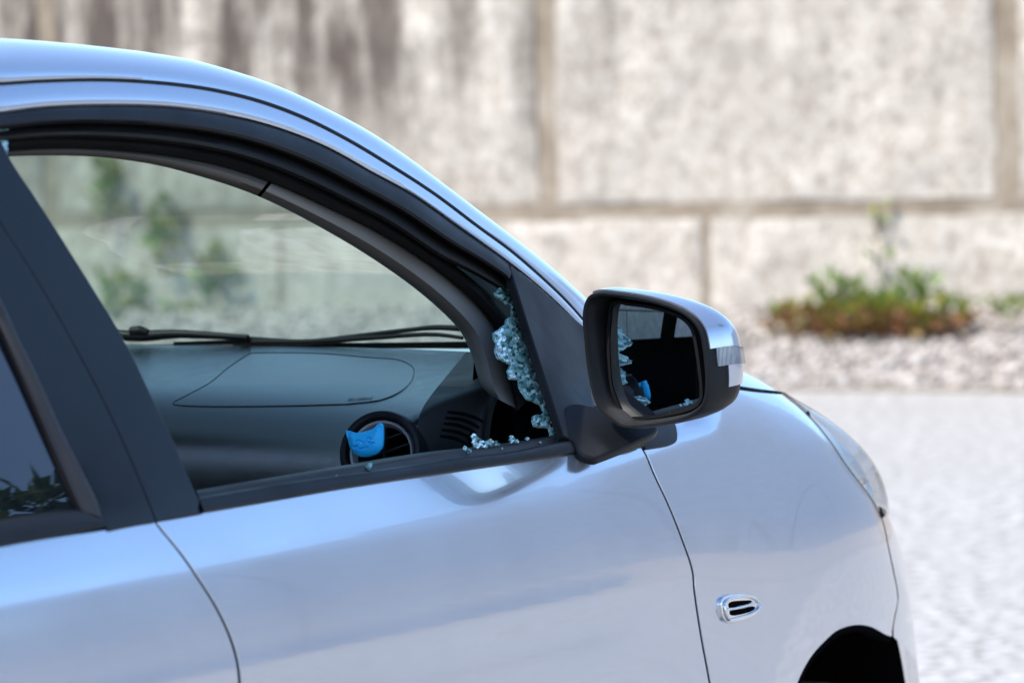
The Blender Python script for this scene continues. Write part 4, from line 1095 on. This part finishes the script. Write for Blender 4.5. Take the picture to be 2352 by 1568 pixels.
def ragged(*edges):
    r_ = np.random.default_rng(2); p = [q for e in edges for q in e]; out = []
    for u_, w_ in zip(p, p[1:]+p[:1]):
        u_, w_ = np.array(u_), np.array(w_); L = np.linalg.norm(w_-u_)
        if L < .5: continue
        n_ = max(1, int(L/4.5))
        for k in range(n_): out.append(u_+(w_-u_)*k/n_+(r_.normal(size=2)*.9 if k else 0))
    return np.array(out)
shard_px = ragged(zB([(375, 118), (352, 135), (350, 180), (312, 222), (335, 255), (372, 275), (405, 308), (432, 300), (448, 345), (445, 405), (408, 425), (388, 480), (345, 505), (302, 535), (308, 580), (328, 620), (318, 680), (345, 738), (400, 760), (440, 785), (415, 830), (430, 895), (500, 900), (505, 945), (520, 990), (565, 1050), (640, 1080), (670, 1095), (700, 1150), (690, 1170), (610, 1190), (608, 1225), (620, 1262), (680, 1270), (735, 1275), (748, 1335)]), zB([(748, 1335), (832, 1332)]), zB([(832, 1332), (830, 1270), (790, 1180), (745, 1060), (705, 930), (665, 800), (620, 680), (565, 540), (510, 420), (470, 320), (435, 240), (405, 145), (388, 118)]))
GD = .020
mb = crazed(inset(shard_px, 1.0), GD, 7.4, 21)
wg = mb.build('window_glass', M['crazed'], door); wg['kind'] = 'stuff'; wg['label'] = 'crazed teal remains of the smashed front side window'
# milky core sheet between the crumbs
patch('crack_sheet', shard_px, body(-GD-.00045), M['crack'], wg, 12, .0032, rim=.0004)
# remnant high in the rear corner of the opening
tl = np.array([(-30, 292), (22, 297), (30, 306), (20, 318), (17, 345), (10, 372), (-30, 372)], float)
mb = crazed(poly(tl[:2], tl[1:5], tl[4:], step=6), GD, 6.6, 5); o = mb.build('window_glass', M['crazed'], door); o['kind'] = 'stuff'
# pieces standing in the belt seal
s1 = np.array(zC([(1812, 465), (1832, 460), (1858, 490), (1900, 520), (1940, 555), (1990, 540), (2030, 535), (2060, 560), (2110, 570), (2145, 582), (2000, 610), (1850, 632), (1822, 570), (1806, 510)]))
mb = crazed(poly(s1[:5], s1[4:10], s1[9:12], s1[11:], step=4), .024, 6.2, 8); sg = mb.build('glass_shard', M['crazed'], door)
v2, F = cdt(inset(poly(s1[:5], s1[4:10], s1[9:12], s1[11:], step=4), 1), 10); mesh('crack_sheet', onto(body(-.0250), v2), F, M['crack'], sg, True)
s2 = np.array(zB([(425, 1355), (445, 1352), (465, 1365), (500, 1378), (498, 1390), (440, 1402), (420, 1395)]))
mb = crazed(poly(s2[:4], s2[3:], step=3), .024, 5.0, 9); mb.build('glass_shard', M['crazed'], door)

# loose crumbs lying on the belt seal: things of their own
def crumb(px, size, seed, label, dep=.018):
    r_ = np.random.default_rng(seed); c = onto(body(-dep), np.array([px], float))[0]+np.array([0, 0, size*.45])
    bm = bmesh.new()
    for k in range(14):
        p = r_.normal(size=3); p /= np.linalg.norm(p); p *= np.array([1, .7, .8])*size*(.8+.4*r_.random()); bm.verts.new(tuple(p))
    rr_ = bmesh.ops.convex_hull(bm, input=bm.verts); bmesh.ops.delete(bm, geom=[g for g in rr_['geom_interior'] if isinstance(g, bmesh.types.BMVert)], context='VERTS')
    me = bpy.data.meshes.new('glass_crumb'); bm.to_mesh(me); bm.free(); me.materials.append(M['crack'])
    o = bpy.data.objects.new('glass_crumb', me); o.location = tuple(c); COL.objects.link(o)
    tag(o, label, 'glass', 'loose glass crumbs on the window sill')
crumb((848, 1078), .0055, 1, 'largest loose glass crumb on the sill, directly below the cat')
crumb((1078, 1040), .0042, 2, 'glass crumb on the sill just left of the standing glass shard')
crumb((1068, 1032), .0034, 3, 'small glass crumb behind the sill, left of the standing shard')
crumb((1211, 1010), .0032, 4, 'glass crumb on the sill between the two standing shards and the mirror')
crumb((1241, 1018), .0022, 5, 'tiny glass crumb on the sill nearest the door mirror')
crumb((1153, 1031), .0018, 6, 'tiny glass crumb on the sill edge below the standing shard')
crumb((773, 1094), .0018, 7, 'tiny glass crumb on the sill farthest from the door mirror')

# ------------------------------------------------------------------ cat on the vent
cat_px = loop(zC([(379, 436), (395, 431), (430, 438), (478, 454), (505, 459), (560, 452), (620, 438), (672, 420), (705, 400), (735, 368), (762, 350), (780, 350), (796, 368), (802, 420), (803, 480), (800, 560), (788, 625), (760, 668), (715, 702), (660, 722), (600, 733), (545, 730), (495, 708), (455, 668), (425, 620), (412, 570), (398, 520), (383, 480)]), 1.6)
CN = -FW*.72+np.array([-.45, .05, .12]); CN /= np.linalg.norm(CN)
CP = VC+vdir*.030
catf = plane(CP, CN)
def cat_dome(q):
    d_ = seg_dist(q, cat_px)
    return d_
v2, F = cdt(cat_px, 1.15)
d_ = cat_dome(v2); hgt_ = .0062*(1-np.exp(-d_/9.0))
def dist_curve(q, pts):
    d2 = np.full(len(q), 1e9)
    c = smooth(pts, 40)
    for a, b_ in zip(c[:-1], c[1:]):
        ab = b_-a; t = np.clip(((q-a)@ab)/(ab@ab+1e-9), 0, 1)[:, None]; d2 = np.minimum(d2, np.linalg.norm(q-a-t*ab, axis=1))
    return d2
face = [zC([(497, 568), (505, 552), (525, 545), (545, 548), (554, 556)]), zC([(612, 540), (620, 526), (642, 518), (662, 522), (674, 534)]),
        zC([(540, 637), (552, 645), (572, 644), (585, 634), (598, 632), (615, 634), (630, 630), (637, 618)]),
        zC([(470, 624), (520, 606)]), zC([(488, 636), (520, 616)]), zC([(645, 573), (710, 577)]), zC([(650, 585), (685, 598)])]
for c in face:
    hgt_ = hgt_-.0020*np.exp(-(dist_curve(v2, c)/1.35)**2)
nose = np.array(zC([(570, 566), (602, 563), (598, 582), (583, 588), (570, 580)])); dn = np.where(inside(v2, nose), 0, seg_dist(v2, nose)); hgt_ = hgt_-.0012*np.exp(-(dn/1.0)**2)
ears = [np.array(zC([(392, 445), (425, 450), (462, 462), (440, 490), (428, 530), (405, 500)])), np.array(zC([(720, 410), (765, 365), (786, 378), (790, 440), (786, 490), (760, 440)]))]
for e in ears:
    de = np.where(inside(v2, e), -seg_dist(v2, e), seg_dist(v2, e)); hgt_ = hgt_-.0022*(1-sst(-3.0, 1.0, de))
P = onto(catf, v2); Vf = P+np.outer(hgt_, CN)
nb = len(cat_px)
back1 = P[:nb]-CN*.006; cc = P.mean(0); back2 = cc+(P[:nb]-cc)*.9-CN*.010
k = len(Vf); V = np.vstack([Vf, back1, back2])
F = [t if np.dot(np.cross(Vf[t[1]]-Vf[t[0]], Vf[t[2]]-Vf[t[0]]), CN) > 0 else t[::-1] for t in F]
F += [(i, (i+1) % nb, k+(i+1) % nb, k+i) for i in range(nb)]+[(k+i, k+(i+1) % nb, k+nb+(i+1) % nb, k+nb+i) for i in range(nb)]+[tuple(k+nb+i for i in range(nb))]
cato = empty('cat_air_freshener', tuple(cc-CN*.01), 'bright blue smiling cat head air freshener clipped to the round dash vent', 'air freshener')
mesh('cat_head', V, F, M['cat'], cato, True, sharp=60)
mb = MB(); mb.box(cc-CN*.02, (.006, .006, .012), np.stack([np.cross(CN, [0, 0, 1.]), np.cross(np.cross(CN, [0, 0, 1.]), CN), CN], 1)); bevel(mb.build('clip', M['black_plastic'], cato), .001)

# ------------------------------------------------------------------ rest of the cabin and body (seen in the mirror or from the side)
def rbox(name, c, h, material, parent, bev=.03, R=None, seg=4):
    mb = MB(); mb.box(c, h, R); o = mb.build(name, material, parent); bevel(o, bev, seg); return o
def rotY(a): c_, s_ = math.cos(a), math.sin(a); return np.array([[c_, 0, s_], [0, 1, 0], [-s_, 0, c_]])
for yv in (-.36, .36):
    st = empty('seat', (0, 0, 0)); st.parent = car; st.matrix_parent_inverse = Matrix.Translation(-Vector(ORG[car.name]))
    rbox('seat_cushion', (-1.75, yv, .52), (.26, .24, .09), M['seat'], st, .06)
    rbox('backrest', (-2.08, yv, .82), (.07, .23, .30), M['seat'], st, .06, rotY(-.22))
    rbox('headrest', (-2.20, yv, 1.20), (.045, .12, .075), M['seat'], st, .035, rotY(-.2))
rbox('rear_seat', (-2.75, 0, .75), (.10, .62, .33), M['seat'], car, .06, rotY(-.2))
rbox('cabin_floor', (-1.6, 0, .24), (1.45, .70, .04), M['dark_cavity'], car, .01)
rbox('bulkhead', (-.42, 0, .62), (.02, .68, .34), M['dark_cavity'], car, .01)
# steering wheel
a = np.linspace(0, 2*math.pi, 40); cw = np.array([-1.18, .37, .93]); t1 = np.array([0, 1., 0]); t2 = np.array([.42, 0, .9])
V, F = tube(cw+.185*(np.cos(a)[:, None]*t1+np.sin(a)[:, None]*t2), .015, 10, False); sw_ = mesh('steering_wheel', V, F, M['black_plastic'], car, True)
rbox('hub', cw, (.03, .07, .06), M['black_plastic'], sw_, .02)
# far side of the body: mirrored skin with window openings
def far(name, gx, gz, material, off=0., cutf=None):
    GX, GZ = np.meshgrid(gx, gz, indexing='ij'); GY = S(GX, GZ)+off
    V = np.stack([GX, GY, GZ], -1).reshape(-1, 3); ok = np.ones(GX.size, bool) if cutf is None else ~cutf(GX, GZ).ravel()
    F = [f for f in grid_faces(len(gx), len(gz)) if all(ok[i] for i in f)]
    return mesh(name, V, F, material, car, True)
arch_cut = lambda X, Z: np.hypot(X-ARCH_X, Z-ARCH_Z) < .36
far('far_body_side', np.linspace(-2.9, .45, 120), np.linspace(.22, .93, 40), M['paint'], 0, lambda X, Z: arch_cut(X, Z) | (np.hypot(X+2.5, Z-ARCH_Z) < .36) | (S(X, Z) < .70))
far('far_door_trim', np.linspace(-2.9, -.75, 60), np.linspace(.25, .96, 20), M['black_plastic'], -.07)
far('far_pillar', np.linspace(-2.02, -1.90, 6), np.linspace(.94, 1.40, 12), M['black_plastic'], -.01)
far('far_pillar', np.linspace(-2.95, -2.70, 6), np.linspace(.94, 1.36, 12), M['black_plastic'], -.01)
far('far_door_glass', np.linspace(-1.90, -.95, 20), np.linspace(.95, 1.34, 12), M['side_clear'], -.006, lambda X, Z: Z > 1.36-.55*np.maximum(X+1.30, 0)*1.2)
# rear quarter behind the frame's left edge
gxr = np.linspace(-3.05, -2.14, 40); gzr = np.linspace(.24, .955, 40); GX, GZ = np.meshgrid(gxr, gzr, indexing='ij')
GY = -(S(GX, GZ)-.002)*(1-.25*np.maximum((-2.5-GX)/.55, 0)**2.5)
ok = (np.hypot(GX+2.53, GZ-ARCH_Z) > .36).ravel()
mesh('rear_quarter', np.stack([GX, GY, GZ], -1).reshape(-1, 3), [f for f in grid_faces(40, 40) if all(ok[i] for i in f)], M['paint'], car, True)
gzr = np.linspace(.95, 1.37, 20); gu = np.linspace(0, 1, 14); GU, GZ = np.meshgrid(gu, gzr, indexing='ij'); GX = -3.06+.12*(GZ-.95)/.42+GU*(.42-.22*(GZ-.95)/.42)
GY = -(S(GX, GZ)-.002)*(1-.25*np.maximum((-2.5-GX)/.55, 0)**2.5)
mesh('rear_pillar', np.stack([GX, GY, GZ], -1).reshape(-1, 3), grid_faces(14, 20), M['paint'], car, True)
rbox('sill_panel', (-1.35, -.735, .30), (.92, .05, .11), M['paint'], car, .02)
rbox('tailgate', (-3.08, 0, .80), (.05, .60, .52), M['paint'], car, .06)
rbox('grille', (.66, 0, .55), (.05, .42, .26), M['black_plastic'], car, .03)
for (wx_, wy) in ((-2.53, -.70), (-2.53, .70), (ARCH_X, .70)):
    w2 = empty('wheel', (0, 0, 0)); w2.parent = car; w2.matrix_parent_inverse = Matrix.Translation(-Vector(ORG[car.name]))
    for ch in list(wheel.children):
        c2 = ch.copy(); COL.objects.link(c2); c2.parent = w2; c2.matrix_parent_inverse = Matrix.Identity(4)
        c2.location = (wx_-ARCH_X, (wy+.70) if wy < 0 else 0, 0)
        if wy > 0: c2.scale = (1, -1, 1)
